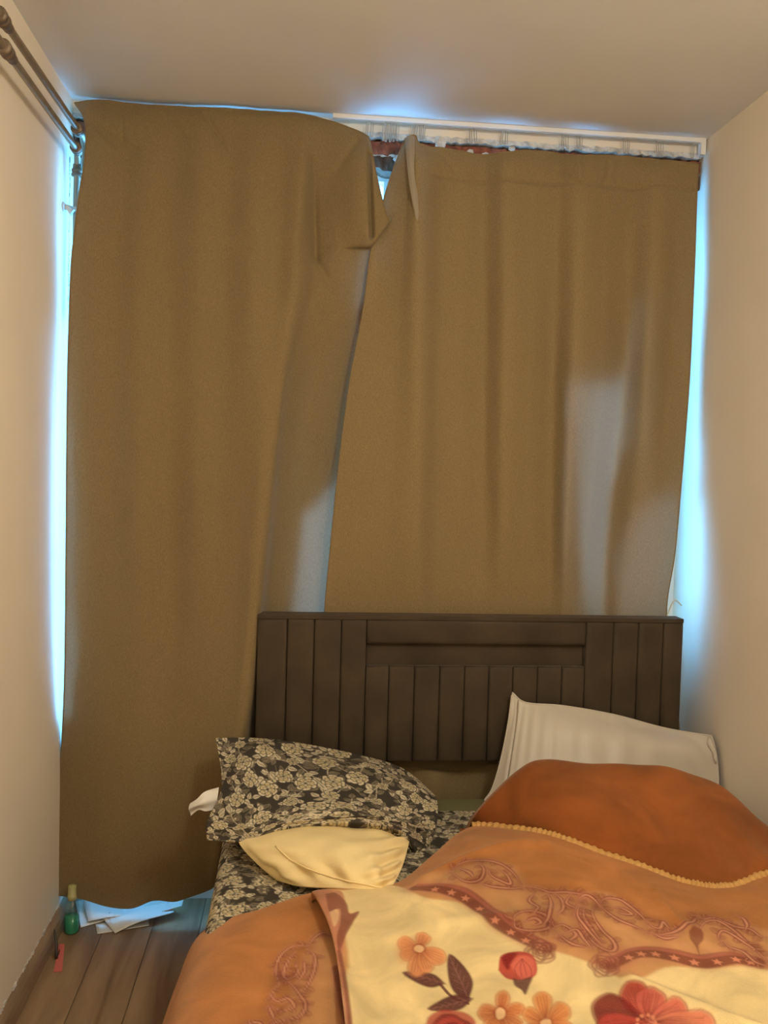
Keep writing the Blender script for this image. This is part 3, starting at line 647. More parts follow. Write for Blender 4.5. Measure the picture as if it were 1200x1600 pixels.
tag(o, 'dark floral fitted sheet stretched over the mattress', 'bed sheet')

# ---------------------------------------------------------------- pillows
def pillow(name, ctrl, back, T, mat, nr, nc, wr, seed, color_fn=None, parent=None):
    """front face through a control net, back face bulging the other way, welded along the seam"""
    G = surf(ctrl, nr, nc); N_ = normals(G)
    if (N_[nr//2, nc//2]@np.array([0, -1, .6])) < 0: N_ = -N_
    u, v = np.meshgrid(np.linspace(0, 1, nc), np.linspace(0, 1, nr)); e = np.minimum(np.minimum(u, 1-u)*nc/nr, np.minimum(v, 1-v))
    env = sstep(0, .10, e)
    uvm = np.stack([u*np.linalg.norm(G[nr//2, -1]-G[nr//2, 0]), v*np.linalg.norm(G[-1, nc//2]-G[0, nc//2])], -1)
    wrk = wr(uvm, u, v, e) if wr else 0
    G = G+N_*(wrk*env)[..., None]
    d = np.clip(4*u*(1-u), 0, 1)**.6*np.clip(4*v*(1-v), 0, 1)**.6
    Bk = G+np.array(back)*T*d[..., None]
    inner = np.zeros((nr, nc), bool); inner[1:-1, 1:-1] = True
    idx = np.arange(nr*nc).reshape(nr, nc).copy(); idx[inner] = nr*nc+np.arange(inner.sum())
    V = np.vstack([G.reshape(-1, 3), Bk[inner]])
    qf = quads(nr, nc); qb = np.stack([idx[:-1, :-1], idx[:-1, 1:], idx[1:, 1:], idx[1:, :-1]], -1).reshape(-1, 4)
    colr = None
    if color_fn is not None:
        c0 = color_fn(uvm); colr = np.vstack([c0.reshape(-1, 3), c0[inner]])
    return raw_mesh(name, V, np.vstack([qf, qb]), mat, parent, colr), G
def edge_loop(G, step=6):
    return [tuple(p) for p in np.vstack([G[0, ::step], G[::step, -1], G[-1, ::-step], G[::-step, 0]])]
def seam(name, pts, r, mat, parent): mm = MB(); mm.tube(pts, r, 6); return mm.build(name, mat, parent)

def kd_of(G, s=4):
    g = G[::s, ::s].reshape(-1, 3); q = proj(g); kd = kdtree.KDTree(len(g))
    for i, p in enumerate(q): kd.insert((p[0], p[1], 0), i)
    kd.balance(); return kd, g
def on_surf(kdg, pts):
    kd, g = kdg; out = []
    for (x, y) in pts:
        ns = kd.find_n((x, y, 0), 4); w_ = np.array([1/(n_[2]+.3)**2 for n_ in ns]); out.append((g[[n_[1] for n_ in ns]]*w_[:, None]).sum(0)/w_.sum())
    return np.array(out)

# cream pillow underneath
p2c = net([
 [(400,1258,2.52),(450,1240,2.52),(520,1240,2.52),(590,1250,2.50),(640,1275,2.45)],
 [(380,1298,2.33),(440,1275,2.32),(520,1272,2.31),(590,1280,2.30),(641,1303,2.32)],
 [(373,1316,2.23),(440,1308,2.16),(520,1308,2.13),(590,1313,2.14),(637,1326,2.20)],
 [(398,1346,2.17),(455,1345,2.08),(525,1347,2.03),(585,1354,2.02),(627,1358,2.08)],
 [(432,1376,2.13),(472,1385,2.05),(530,1388,2.00),(580,1391,1.98),(608,1394,1.98)]])
def wr2(q, u, v, e):
    a = .007*np.sin((q[..., 0]*.7+q[..., 1]*1.4)*58+2*sines(q, 5, 10))*np.exp(-((u-.9)/.16)**2)
    b = .006*np.sin((q[..., 0]-q[..., 1]*.3)*70)*np.exp(-((v-.85)/.2)**2)
    return a+b+.006*sines(q, 81, 22)+.002*sines(q, 82, 60)
pr2 = empty('pillow', (.2, 2.2, .456)); tag(pr2, 'plain cream pillow lying under the dark floral pillow', 'pillow', 'pillows on the bed')
po, G2 = pillow('pillow_body', p2c, (.0, .12, -.09), 1.0, M['cream'], 150, 200, wr2, 6, parent=pr2)
k2 = kd_of(G2)
seam('seam', on_surf(k2, spline([(430, 1322, 0), (452, 1342, 0), (480, 1357, 0), (530, 1374, 0), (570, 1382, 0), (608, 1389, 0)], 26)[:, :2])+np.array([0, -.0015, .001]), .0019, M['cream'], pr2)

# floral pillow on top
p1c = net([
 [(337,1153,2.58),(400,1153,2.62),(470,1161,2.64),(560,1179,2.64),(622,1197,2.62),(662,1224,2.58)],
 [(344,1195,2.50),(400,1185,2.48),(470,1190,2.48),(560,1205,2.48),(626,1222,2.48),(680,1244,2.51)],
 [(345,1236,2.41),(397,1238,2.34),(470,1238,2.32),(560,1245,2.33),(630,1256,2.36),(684,1264,2.43)],
 [(324,1283,2.31),(390,1283,2.25),(465,1272,2.22),(560,1268,2.22),(630,1281,2.26),(681,1295,2.36)],
 [(323,1313,2.28),(385,1313,2.22),(450,1292,2.20),(560,1285,2.20),(624,1298,2.23),(668,1329,2.31)]])
def wr1(q, u, v, e):
    fold = -.010*np.exp(-((v-.80-.05*np.sin(u*5))/.018)**2)*sstep(.42, .6, u)*(1-sstep(.93, 1, u))
    fold = fold+.008*np.exp(-((v-.86-.04*np.sin(u*5+.4))/.03)**2)*sstep(.4, .6, u)
    return fold+.006*sines(q, 91, 24)+.002*sines(q, 92, 65)+.003*np.sin(q[..., 0]*95+3*sines(q, 93, 14))*sstep(.75, 1, v)*sstep(.3, .6, u)
pr1 = empty('pillow', (.1, 2.4, .52)); tag(pr1, 'puffy pillow in a dark case printed with cream flowers', 'pillow', 'pillows on the bed')
po, G1 = pillow('pillowcase', p1c, (0, .08, -.10), 1.0, M['floral'], 230, 340, wr1, 7, lambda q: FT.sample(q[..., 0], q[..., 1]), pr1)
# open hem ruffle below the case on the right
hr = net([[(600,1292,2.24),(622,1296,2.235),(645,1308,2.26),(668,1322,2.31)],[(610,1304,2.27),(628,1312,2.25),(648,1322,2.27),(670,1334,2.32)],[(622,1318,2.31),(636,1328,2.28),(650,1334,2.29),(664,1338,2.33)]])
Gh = surf(hr, 60, 110); q = np.stack(np.meshgrid(np.linspace(0, .13, 110), np.linspace(0, .06, 60)), -1)
Gh[..., 1] += .007*np.sin(q[..., 0]*210+.5*np.sin(q[..., 1]*60))*np.linspace(.15, 1, 60)[:, None]
grid_mesh('case_hem', Gh, M['floral'], pr1, FT.sample(q[..., 0]+.1, q[..., 1]))
# white ribbon sticking out on the left
rb = net([[(342,1230,2.40),(340,1246,2.39),(338,1264,2.38)],[(320,1237,2.38),(319,1252,2.36),(322,1268,2.37)],[(308,1248,2.37),(306,1258,2.36),(310,1266,2.37)],[(297,1255,2.38),(295,1263,2.375),(298,1275,2.38)]])
Gr = surf(rb, 24, 18); Gr[..., 1] += .004*np.sin(np.linspace(0, 9, 18))[None, :]
ro = grid_mesh('ribbon', Gr, M['white_cloth'], pr1); ro['label'] = 'white ribbon end'

# satin grey pillow against the headboard
p3c = net([
 [(800,1082,2.662),(822,1098,2.645),(880,1103,2.635),(960,1117,2.63),(1040,1138,2.63),(1112,1150,2.625)],
 [(794,1130,2.635),(817,1135,2.60),(880,1138,2.565),(960,1149,2.555),(1040,1165,2.565),(1119,1176,2.595)],
 [(783,1185,2.605),(811,1188,2.56),(880,1190,2.525),(960,1195,2.515),(1040,1202,2.535),(1122,1208,2.575)],
 [(769,1232,2.585),(806,1238,2.52),(880,1238,2.485),(960,1240,2.475),(1040,1245,2.495),(1122,1240,2.55)],
 [(757,1250,2.58),(800,1262,2.52),(880,1275,2.48),(960,1280,2.47),(1040,1285,2.48),(1118,1270,2.52)]])
def wr3(q, u, v, e):
    s_ = .0035*np.sin(q[..., 0]*85+q[..., 1]*12+1.5*sines(q, 3, 9))*np.exp(-((u-.62)/.14)**2)
    s_ = s_+.004*np.sin(q[..., 0]*70-q[..., 1]*40)*np.exp(-((u-.95)/.07)**2)
    return s_+.0012*np.sin(q[..., 0]*150+2*sines(q, 8, 8))*np.exp(-((u-.3)/.2)**2)+.0035*sines(q, 101, 18)-.006*np.exp(-((u-.115)/.012)**2)
pr3 = empty('pillow', (.95, 2.55, .47)); tag(pr3, 'pale grey satin pillow leaning on the headboard beside the right wall', 'pillow', 'pillows on the bed')
po, G3 = pillow('pillow_body', p3c, (0, .075, -.05), 1.0, M['grey_satin'], 170, 300, wr3, 8, parent=pr3)
seam('edge_piping', edge_loop(G3, 5), .0026, M['grey_satin'], pr3)
seam('flange_seam', [tuple(p) for p in G3[2::5, 34]+np.array([0, -.001, 0])], .0017, M['seam'], pr3)
seam('corner_fold', on_surf(kd_of(G3), spline([(1106, 1148, 0), (1110, 1165, 0), (1116, 1178, 0), (1119, 1192, 0)], 12)[:, :2])+np.array([0, -.006, 0]), [.002, .006, .009, .011, .010, .009, .008, .007, .007, .006, .004, .002], M['grey_satin'], pr3)

# ---------------------------------------------------------------- plush blanket
BR, BR2, TAN, PINK, WINE, CRM = srgb(176, 115, 64), srgb(140, 80, 36), srgb(202, 150, 100), srgb(190, 126, 98), srgb(116, 52, 40), srgb(228, 204, 148)
bl = empty('blanket', (.6, 1.8, .46)); tag(bl, 'thick plush blanket with brown border and cream flowered middle, crumpled on the bed', 'blanket')
def netz(rows): return [[(aZ(*p) if len(p) == 3 else np.array(p[1:])) for p in r] for r in rows]
# under layer humped over at the head end
A = netz([
 [(735,1305,.47),(830,1312,.52),(900,1332,.525),(1000,1366,.51),(1080,1392,.50),(1140,1398,.50),(1215,1376,.50)],
 [(738,1292,.50),(828,1292,.556),(900,1312,.562),(1000,1345,.545),(1080,1370,.535),(1140,1375,.533),(1215,1352,.535)],
 [(742,1280,.53),(826,1246,.62),(900,1256,.635),(1000,1285,.615),(1080,1310,.59),(1140,1322,.565),(1215,1325,.545)],
 [(748,1268,.555),(812,1208,.66),(862,1188,.69),(960,1196,.69),(1050,1208,.675),(1128,1230,.64),(1202,1288,.56)]])
A = np.array(A)
def shift(row, dy, dz): q = row.copy(); q[:, 1] += dy; q[:, 2] += dz; return q
b1 = shift(A[3], .06, -.035); b2 = shift(A[3], .10, -.12); b3 = shift(A[3], .11, -.22)
for b_ in (b1, b2, b3): b_[:, 2] = np.maximum(b_[:, 2], .462)
A = np.stack([A[0], A[1], A[2], A[3], b1, b2, b3])
left = A[:, :1].copy(); left[:, 0, 0] -= .03; left[:, 0, 2] = np.maximum(left[:, 0, 2]-.06, .462)
right = A[:, -1:].copy(); right[:, 0, 0] = XR-.012; right[:, 0, 2] -= .015
A = np.concatenate([left, A, right], 1)
GA = surf(A, 200, 300); PA = GA[..., :2]
GA[..., 2] += .006*sines(PA, 111, 14)+.0025*sines(PA, 112, 36)
RA = np.ones(GA.shape)*np.array(BR2)
tone = sines(PA, 113, 12)[..., None]; RA = RA*(1+.16*tone)
grid_mesh('under_layer', GA, M['plush'], bl, RA)

# printed top layer
B0 = netz([
 [(492,1391,.515),(560,1389,.50),(618,1380,.49),(680,1334,.505),(742,1292,.52),(830,1301,.556),(900,1321,.556),(1000,1355,.538),(1080,1381,.528),(1140,1387,.527),(1215,1363,.53)],
 [(506,1415,.527),(570,1412,.512),(635,1396,.52),(700,1368,.545),(765,1338,.567),(840,1335,.568),(905,1355,.56),(1005,1390,.542),(1085,1411,.535),(1145,1418,.535),(1220,1405,.53)],
 [(521,1450,.53),(585,1450,.518),(650,1440,.52),(720,1420,.53),(780,1400,.543),(850,1395,.55),(920,1406,.55),(1010,1430,.54),(1090,1446,.535),(1150,1455,.535),(1230,1450,.53)],
 [(532,1500,.53),(600,1504,.515),(665,1500,.515),(735,1490,.52),(800,1481,.525),(870,1476,.53),(940,1481,.535),(1025,1495,.535),(1100,1505,.53),(1165,1510,.53),(1250,1510,.53)],
 [(544,1600,.532),(615,1600,.518),(685,1600,.515),(755,1600,.52),(820,1600,.524),(885,1600,.527),(955,1600,.53),(1040,1600,.53),(1120,1600,.528),(1200,1600,.527),(1290,1600,.525)],
 [(558,1760,.535),(630,1760,.52),(700,1760,.518),(770,1760,.52),(830,1760,.522),(895,1760,.525),(965,1760,.527),(1050,1760,.527),(1130,1760,.525),(1215,1760,.525),(1300,1760,.522)]])
B0 = np.array(B0)
lf = B0[:, :1].copy(); lf[:, 0, 0] += .004; lf[:, 0, 2] -= .022                      # left edge rolls under
rt = B0[:, -1:].copy(); rt[:, 0, 0] = XR-.012; rt[:, 0, 2] = .50
B0 = np.concatenate([lf, B0, rt], 1)
hem = B0[:1].copy(); hem[0, :, 2] -= .02; hem[0, :, 1] -= .004
B0 = np.concatenate([hem, B0], 0)
GB = surf(B0, 430, 640); PB = GB[..., :2]
far = sstep(1.4, 1.55, PB[..., 1])
GB[..., 2] += (.0035*sines(PB, 121, 17)+.0016*sines(PB, 122, 45))
# two loose folds in the printed layer
def ridge(G, kd, pts, h, s):
    L_ = on_surf(kd, spline([(*p, 0) for p in pts], 30)[:, :2])[:, :2]; best = np.full(G.shape[:2], 1e9)
    for k in range(len(L_)-1):
        d = L_[k+1]-L_[k]; t = np.clip(((G[..., :2]-L_[k])@d)/(d@d+1e-12), 0, 1); qq = G[..., :2]-L_[k]-t[..., None]*d; np.minimum(best, np.hypot(qq[..., 0], qq[..., 1]), out=best)
    G[..., 2] += h*np.exp(-(best/s)**2)
kb = kd_of(GB)
ridge(GB, kb, [(660, 1375), (720, 1345), (790, 1322), (850, 1320)], .012, .022)
ridge(GB, kb, [(985, 1532), (1060, 1562), (1130, 1590), (1200, 1615)], .012, .018)
ridge(GB, kb, [(700, 1440), (800, 1430), (860, 1425)], .006, .02)
ridge(GB, kb, [(1020, 1385), (1050, 1430), (1080, 1450)], .006, .015)
ridge(GB, kb, [(575, 1480), (590, 1540), (600, 1620)], -.006, .02)
kb = kd_of(GB)
def pl(pts): return on_surf(kb, [tuple(p) for p in pts])[:, :2]
RB = Raster(-.05, 1.36, 1.05, 2.45, .0011, BR)
def C1(pts): return [(600+x/2, 1180+y/2) for x, y in pts]       # coordinates read off an enlarged detail
def C6(pts): return [(560+x/3, 1320+y/3) for x, y in pts]
def C2(pts): return [(900+x/4, 1330+y/4) for x, y in pts]
# fields: brown border, paler scroll zone, cream middle
RB.poly(pl([(500,1395),(560,1392),(625,1388),(680,1362),(730,1352),(800,1352),(830,1385),(900,1392),(960,1400),(1010,1440),(1060,1455),(1100,1435),(1150,1440),(1240,1470),(1300,1480),(1300,1740),(560,1740),(548,1600)]), TAN, .85, .03)
RB.poly(pl([(520,1398),(600,1396),(660,1402),(720,1412),(760,1432),(800,1462),(840,1478),(880,1490),(940,1512),(985,1525),(1050,1510),(1120,1512),(1180,1512),(1290,1560),(1300,1750),(560,1750),(546,1500),(530,1440)]), CRM, 1., .012)
W = .0075
lob = np.random.RandomState(17)
def scroll(pts, w=W, inner=True):
    q = pl(pts); q = spline(q, 8*len(q)); L_ = np.hypot(*np.diff(q, axis=0).T).sum()
    RB.stroke(q, w*5, WINE, .17, w*4); RB.stroke(q, [w*.9, w*2.1, w*2.4, w*1.8, w*.6], PINK, .62, .006)
    tg = np.gradient(q, axis=0); tg /= np.linalg.norm(tg, axis=1, keepdims=True)+1e-9; nn = np.stack([-tg[:, 1], tg[:, 0]], 1)
    for k in range(4, len(q)-4, 7):             # curled lobes growing from the stem
        s_ = 1 if lob.rand() < .6 else -1; h = min(.022, L_*.16)*lob.uniform(.6, 1.15); p, t, n_ = q[k], tg[k], nn[k]*s_
        RB.poly([p-t*h*.35, p+n_*h*.55-t*h*.2, p+n_*h*.95+t*h*.35, p+n_*h*.55+t*h*.75, p+t*h*.45], WINE, .40, .005)
        RB.stroke([p, p+n_*h*.45+t*h*.1, p+n_*h*.8+t*h*.4], .0022, PINK, .8, .002)
    prof = np.array([.25, .8, 1.25, 1.3, .9, .3])
    RB.stroke(q, list(w*1.35*prof), WINE, .72, .004)
    if inner: RB.stroke(q, list(w*.55*prof), srgb(206, 148, 116), .85, .002)
# broad starred bands
for pts in ([(648,1388),(695,1389),(735,1405),(775,1434),(815,1463),(852,1480)], [(955,1508),(985,1492),(1015,1488),(1055,1494),(1100,1502),(1145,1496),(1180,1502)]):
    q = pl(pts); RB.stroke(q, .056, PINK, .5, .024); RB.stroke(q, [.026, .042, .042, .038], WINE, .82, .009)
    off = spline([(*p, 0) for p in q], 60)[:, :2]; tg = np.gradient(off, axis=0); nn = np.stack([-tg[:, 1], tg[:, 0]], 1); nn /= np.linalg.norm(nn, axis=1, keepdims=True)+1e-9
    if nn[30, 1] < 0: nn = -nn
    RB.stroke(off+nn*.013, .010, srgb(176, 104, 84), .7, .004)
    for k in range(8, 58, 7):
        c_ = off[k]-nn[k]*.006
        RB.poly([c_+np.array([math.cos(a_), math.sin(a_)])*(.0115 if j % 2 == 0 else .0052) for j, a_ in enumerate(np.linspace(0, 2*math.pi, 11)[:-1])], srgb(214, 140, 108), .9, .003, smooth=False)
# scrollwork
for pts in (C1([(205,362),(240,338),(300,328),(360,338),(405,368),(432,408)]), C1([(205,366),(250,392),(300,388),(310,355),(290,335)]),
            C1([(300,400),(345,412),(400,416),(440,412)]), C1([(325,350),(335,375),(365,392),(395,402),(380,372),(352,355)]), C1([(230,350),(265,365),(280,380)]),
            C1([(432,408),(480,415),(520,428),(575,428),(640,440),(665,455)]),
            C1([(405,520),(410,500),(445,488),(495,495),(520,515),(510,540),(460,548),(415,540),(405,520)]), C1([(440,520),(470,510),(490,522),(465,532)]),
            C1([(470,430),(455,455),(480,475),(470,495)]), C1([(510,430),(522,460),(515,500),(500,530)]), C1([(530,430),(555,450),(560,480),(540,500)]),
            C1([(585,432),(570,460),(600,480),(590,500)]), C1([(520,545),(560,530),(600,560),(570,580),(530,570)]), C1([(540,555),(590,590),(640,600)]),
            C1([(640,445),(605,465),(602,500),(625,545),(660,590),(700,612),(722,605),(715,580),(680,545),(655,505),(652,480),(672,462)]),
            C1([(625,470),(625,505),(650,545),(680,580)]), C1([(560,560),(600,545),(625,575),(650,605)]),
            C2([(155,330),(165,305),(205,290),(270,305),(335,345),(400,400),(440,430),(480,430)]), C2([(155,335),(200,385),(270,430),(350,462),(430,492)]),
            C2([(230,355),(290,355),(350,392),(300,390),(250,375)]), C2([(440,430),(480,470),(530,480),(545,440),(575,475),(600,490)]),
            C2([(430,492),(510,520),(590,510),(660,480),(730,440),(760,405),(720,400)]), C2([(470,510),(560,545),(640,535)]),
            C2([(760,405),(800,420),(860,415),(930,445),(1010,475),(1090,490),(1150,530),(1200,540)]), C2([(770,500),(800,450),(860,432),(920,450),(990,500),(1080,580),(1150,640),(1210,700)]),
            C2([(1000,405),(1045,420),(1070,460),(1060,490)]), C2([(895,560),(890,520),(920,495),(980,520),(1050,570),(1110,610),(1100,620)]), C2([(920,560),(960,600),(1040,630),(1120,690),(1200,720)]),
            C2([(10,300),(60,270),(110,300),(160,350)]), C2([(20,330),(10,400),(60,470),(120,540),(180,600)])):
    scroll(pts)
RB.poly(pl(C2([(705,500),(740,470),(790,500),(795,550),(765,590),(770,650),(745,590),(712,550)])), WINE, .75, .006)
for (cx_, cy_) in (C1([(490,615)])[0], C1([(690,655)])[0]):      # rosettes
    for rr, al in ((23, .5), (18, .6), (13, .6), (8, .7), (4, .7)):
        ang = np.linspace(0, 6.28, 13)[:-1]; q = pl([(cx_+rr*(1+.12*math.sin(5*t+rr))*math.cos(t), cy_+rr*.82*(1+.12*math.sin(5*t+rr))*math.sin(t)) for t in ang])
        RB.stroke(np.vstack([q, q[:1]]), .0055, WINE, al, .004)
        if rr == 23: RB.poly(q, PINK, .4, .01)
# flowers and leaves
def petal(c_, tip, wd, col_, dark, n_=4, edge=.35):
    c_ = np.array(c_, float); tip = np.array(tip, float); d = tip-c_; nn = np.array([-d[1], d[0]])/np.hypot(*d)
    out = [c_, c_+d*.4+nn*wd*.8, c_+d*.78+nn*wd, c_+d*1.0+nn*wd*.35, c_+d*1.0-nn*wd*.35, c_+d*.78-nn*wd, c_+d*.4-nn*wd*.8]
    q = pl(out); RB.poly(q, col_, .95, .013); qq = np.vstack([q, q[:1]]); RB.stroke(qq, .0024, dark, edge, .004)
    for k in range(n_):
        s_ = (k-(n_-1)/2)/max(n_-1, 1)*1.3; RB.stroke(pl([c_+d*.12, c_+d*.45+nn*wd*s_*.6, c_+d*.86+nn*wd*s_*.8]), [.0032, .0012], dark, .55, .004)
def flower(c_, petals, col_, dark, eye=True, er=(8, 6)):
    c_ = np.array(c_)
    for (dx, dy, wd) in petals: petal(c_, c_+np.array([dx, dy]), wd, col_, dark)
    t = np.linspace(0, 6.28, 10)[:-1]; RB.poly(pl([(c_[0]+20*math.cos(a_), c_[1]+15*math.sin(a_)) for a_ in t]), dark, .45, .045)
    if eye:
        t = np.linspace(0, 6.28, 10)[:-1]; RB.poly(pl([(c_[0]+er[0]*1.35*math.cos(a_), c_[1]+er[1]*1.35*math.sin(a_)) for a_ in t]), dark, .7, .005)
        RB.poly(pl([(c_[0]+er[0]*math.cos(a_), c_[1]+er[1]*math.sin(a_)) for a_ in t]), srgb(232, 190, 140), .95, .004)
PEACH, RUST, PLUM, PLUM2, RED, DRED = srgb(224, 150, 98), srgb(160, 78, 48), srgb(92, 44, 44), srgb(150, 100, 88), srgb(176, 66, 56), srgb(118, 24, 24)
def leafp(base, tip, wd):
    base = np.array(base, float); tip = np.array(tip, float); d = tip-base; nn = np.array([-d[1], d[0]])/np.hypot(*d)
    RB.poly(pl([base, base+d*.3+nn*wd, base+d*.65+nn*wd*.85, tip, base+d*.65-nn*wd*.85, base+d*.3-nn*wd]), PLUM, .96, .006)
    RB.stroke(pl([base, tip]), .0018, PLUM2, .8, .003)
    for t in (.2, .35, .5, .65, .8):
        for s_ in (-1, 1): RB.stroke(pl([base+d*t, base+d*(t+.13)+nn*wd*.6*s_*(1-t*.5)]), .0016, PLUM2, .6, .003)
RB.stroke(pl([(688, 1538), (706, 1556), (732, 1568)]), .006, PLUM, .9)
leafp(C6([(410, 655)])[0], C6([(205, 600)])[0], 10.5); leafp(C6([(520, 730)])[0], C6([(425, 515)])[0], 17); leafp(C6([(540, 720)])[0], C6([(325, 770)])[0], 12)
flower(C6([(285, 487)])[0], [(-32, -12, 11), (-28, 12, 11), (-6, 42, 14), (16, 36, 12), (40, 18, 13), (9, -24, 11)], PEACH, RUST)
RB.poly(pl(C6([(175,470),(210,430),(250,450),(250,520),(205,560),(180,520)])), PEACH, .4, .02)
tu = C6([(660, 560)])[0]
RB.poly(pl(C6([(655,585),(665,525),(700,505),(760,500),(815,520),(835,570),(825,615),(775,632),(700,628)])), RED, .97, .005)
RB.poly(pl(C6([(668,530),(700,508),(745,510),(725,545),(705,585),(680,560)])), DRED, .9, .008)
RB.poly(pl(C6([(712,560),(750,525),(810,530),(828,580),(815,612),(760,622)])), srgb(204, 104, 86), .9, .01)
for x_ in (740, 765, 790, 810): RB.stroke(pl(C6([(765, 535), (x_-8, 575), (x_, 615)])), .0018, DRED, .5, .003)
RB.poly(pl(C6([(722,625),(760,632),(815,622),(800,660),(785,705),(765,680),(735,660)])), PLUM, .9, .006)
flower(C6([(665, 790)])[0], [(5, -34, 11), (36, -8, 11), (34, 22, 11), (-34, -2, 13), (-20, 26, 12), (8, 40, 12)], srgb(208, 132, 78), RUST, True, (8, 9))
flower(C6([(880, 838)])[0], [(-8, -50, 14), (34, -26, 16), (40, 14, 14), (-36, -20, 12), (-30, 20, 14), (4, 44, 14)], srgb(212, 138, 80), RUST, True, (9, 7))
rc_ = np.array((704, 1612.))       # red rose at the lower edge
for rr, cc in ((42, RED), (34, DRED), (27, RED), (19, DRED), (12, RED)):
    RB.poly(pl([(rc_[0]+rr*1.0*math.cos(t)*(1+.07*math.sin(4*t+rr)), rc_[1]+rr*.82*math.sin(t)*(1+.07*math.sin(4*t+rr))) for t in np.linspace(0, 6.28, 14)[:-1]]), cc, .85, .008)
fc = np.array((1010., 1597.))      # big crimson flower
for (dx, dy, wd, cc) in ((-28, -62, 22, RED), (10, -52, 24, srgb(190, 92, 76)), (62, -22, 22, srgb(196, 100, 82)), (104, 0, 20, srgb(206, 120, 92)), (-82, -26, 26, DRED), (-78, 16, 24, RED), (-30, 60, 26, RED), (30, 60, 26, RED)):
    petal(fc, fc+np.array([dx, dy]), wd, cc, DRED, 6, .5)
for k in range(9):
    t = 2*math.pi*k/9; RB.poly(pl([(fc[0]+14*math.cos(t)+3.2*math.cos(a_), fc[1]+11*math.sin(t)+3.2*math.sin(a_)) for a_ in np.linspace(0, 6.28, 7)[:-1]]), srgb(222, 140, 108), .9, .003)
# ornament along the left turned edge
RB.poly(pl([(490,1388),(520,1392),(535,1402),(545,1425),(560,1425),(550,1440),(540,1460),(535,1500),(545,1560),(552,1640),(556,1740),(535,1740),(520,1500),(500,1420)]), PINK, .9, .008)
RB.poly(pl([(508,1402),(525,1398),(542,1412),(546,1428),(561,1424),(552,1442),(540,1462),(530,1495),(526,1465),(532,1440),(530,1420),(515,1425)]), WINE, .7, .006)
RB.stroke(pl([(530,1495),(538,1540),(546,1600),(553,1700)]), .008, WINE, .7, .006)
RB.poly(pl([(515,1425),(528,1420),(530,1435),(522,1448)]), srgb(226, 186, 140), .8, .006)
cB = RB.sample(PB[..., 0], PB[..., 1])
grid_mesh('printed_layer', GB, M['plush'], bl, cB)
# ruffled ochre binding along its back edge
c0, c1 = int(640*4/12*1.0)+40, 639
line = GB[36, 270:]; line = line[:: 1]
edge = []
i0 = np.argmin(np.abs(proj(GB[37])[:, 0]-738)); row = GB[37, i0:]
edge = spline(row[::6], 320); ph = np.arange(320)
mm = MB(); mm.tube([tuple(p+np.array([0, .004, .004])) for p in edge], [.0115+.0018*math.sin(k*1.25)+.0008*math.sin(k*.37) for k in ph], 10)
mm.build('binding', M['piping'], bl)

# side fold hanging over the left edge of the bed
Cc = [
 [(350,1438,.40),(366,1431,.452),(400,1423,.470),(440,1411,.474),(495,1398,.480),(565,1402,.480)],
 [(304,1475,.36),(322,1463,.440),(368,1452,.476),(425,1442,.485),(500,1440,.489),(575,1440,.489)],
 [(279,1530,.33),(298,1518,.435),(346,1508,.480),(415,1498,.490),(505,1500,.494),(585,1500,.492)],
 [(255,1600,.31),(275,1590,.430),(330,1585,.482),(405,1588,.494),(512,1600,.498),(600,1600,.494)],
 [(218,1740,.30),(242,1730,.430),(302,1720,.482),(385,1735,.494),(515,1760,.498),(615,1760,.494)]]
Cc = np.array(netz(Cc))
h1 = Cc[:, :1].copy(); h1[:, 0, 0] -= .012; h1[:, 0, 2] -= .13
h2 = Cc[:, :1].copy(); h2[:, 0, 0] -= .004; h2[:, 0, 2] -= .27
Cc = np.concatenate([h2, h1, Cc], 1)
hm = Cc[:1].copy(); hm[0, :, 2] -= .018; hm[0, :, 1] += .0
Cc = np.concatenate([hm, Cc], 0)
GC = surf(Cc, 260, 260); PC = GC[..., :2]
Pw = np.stack([GC[..., 0]-GC[..., 2], GC[..., 1]], -1)
GC[..., 2] += .003*sines(Pw, 131, 18); GC[..., 0] += .004*sines(Pw, 132, 16)*sstep(.44, .36, GC[..., 2])
kb_s, RB_s = kb, RB
kb = kd_of(GC, 3); RB = Raster(-.45, .35, 1.0, 2.3, .0011, BR)
def C8(pts): return [(250+x*.425, 1300+y*.425) for x, y in pts]
RB.poly(pl(C8([(560,380),(640,380),(690,720),(420,760),(500,560)])), TAN, .7, .03)
for pts in (C8([(640,385),(600,370),(570,385),(540,425)]), C8([(545,420),(490,420),(445,455),(428,510),(440,560)]), C8([(540,430),(570,450),(570,500),(545,560),(520,600)]),
            C8([(455,540),(485,560),(520,600),(535,640),(515,680),(470,690),(430,720)]), C8([(500,440),(470,470),(450,520),(470,540),(505,520),(500,480)]), C8([(525,470),(530,510),(505,550)]),
            C8([(440,560),(410,600),(430,620),(470,615),(490,640),(450,660),(410,640)]), C8([(470,690),(420,700),(380,740)]), C8([(400,640),(420,690)]), C8([(310,710),(360,700),(400,740)])):
    scroll(pts, .0062)
for pts in (C8([(430,480),(465,530),(500,520),(470,545),(440,540)]), C8([(440,640),(475,625),(470,645),(440,655)])): RB.poly(pl(pts), WINE, .45, .008)
q = pl(C8([(655,500),(665,560),(680,640),(700,720)])); RB.stroke(q, .03, PINK, .8, .01); RB.stroke(q, .02, WINE, .7, .006)
cC = RB.sample(PC[..., 0], PC[..., 1]); cC = cC*(1+.07*sines(Pw, 133, 12)[..., None])
grid_mesh('side_layer', GC, M['plush'], bl, cC)
kb, RB = kb_s, RB_s

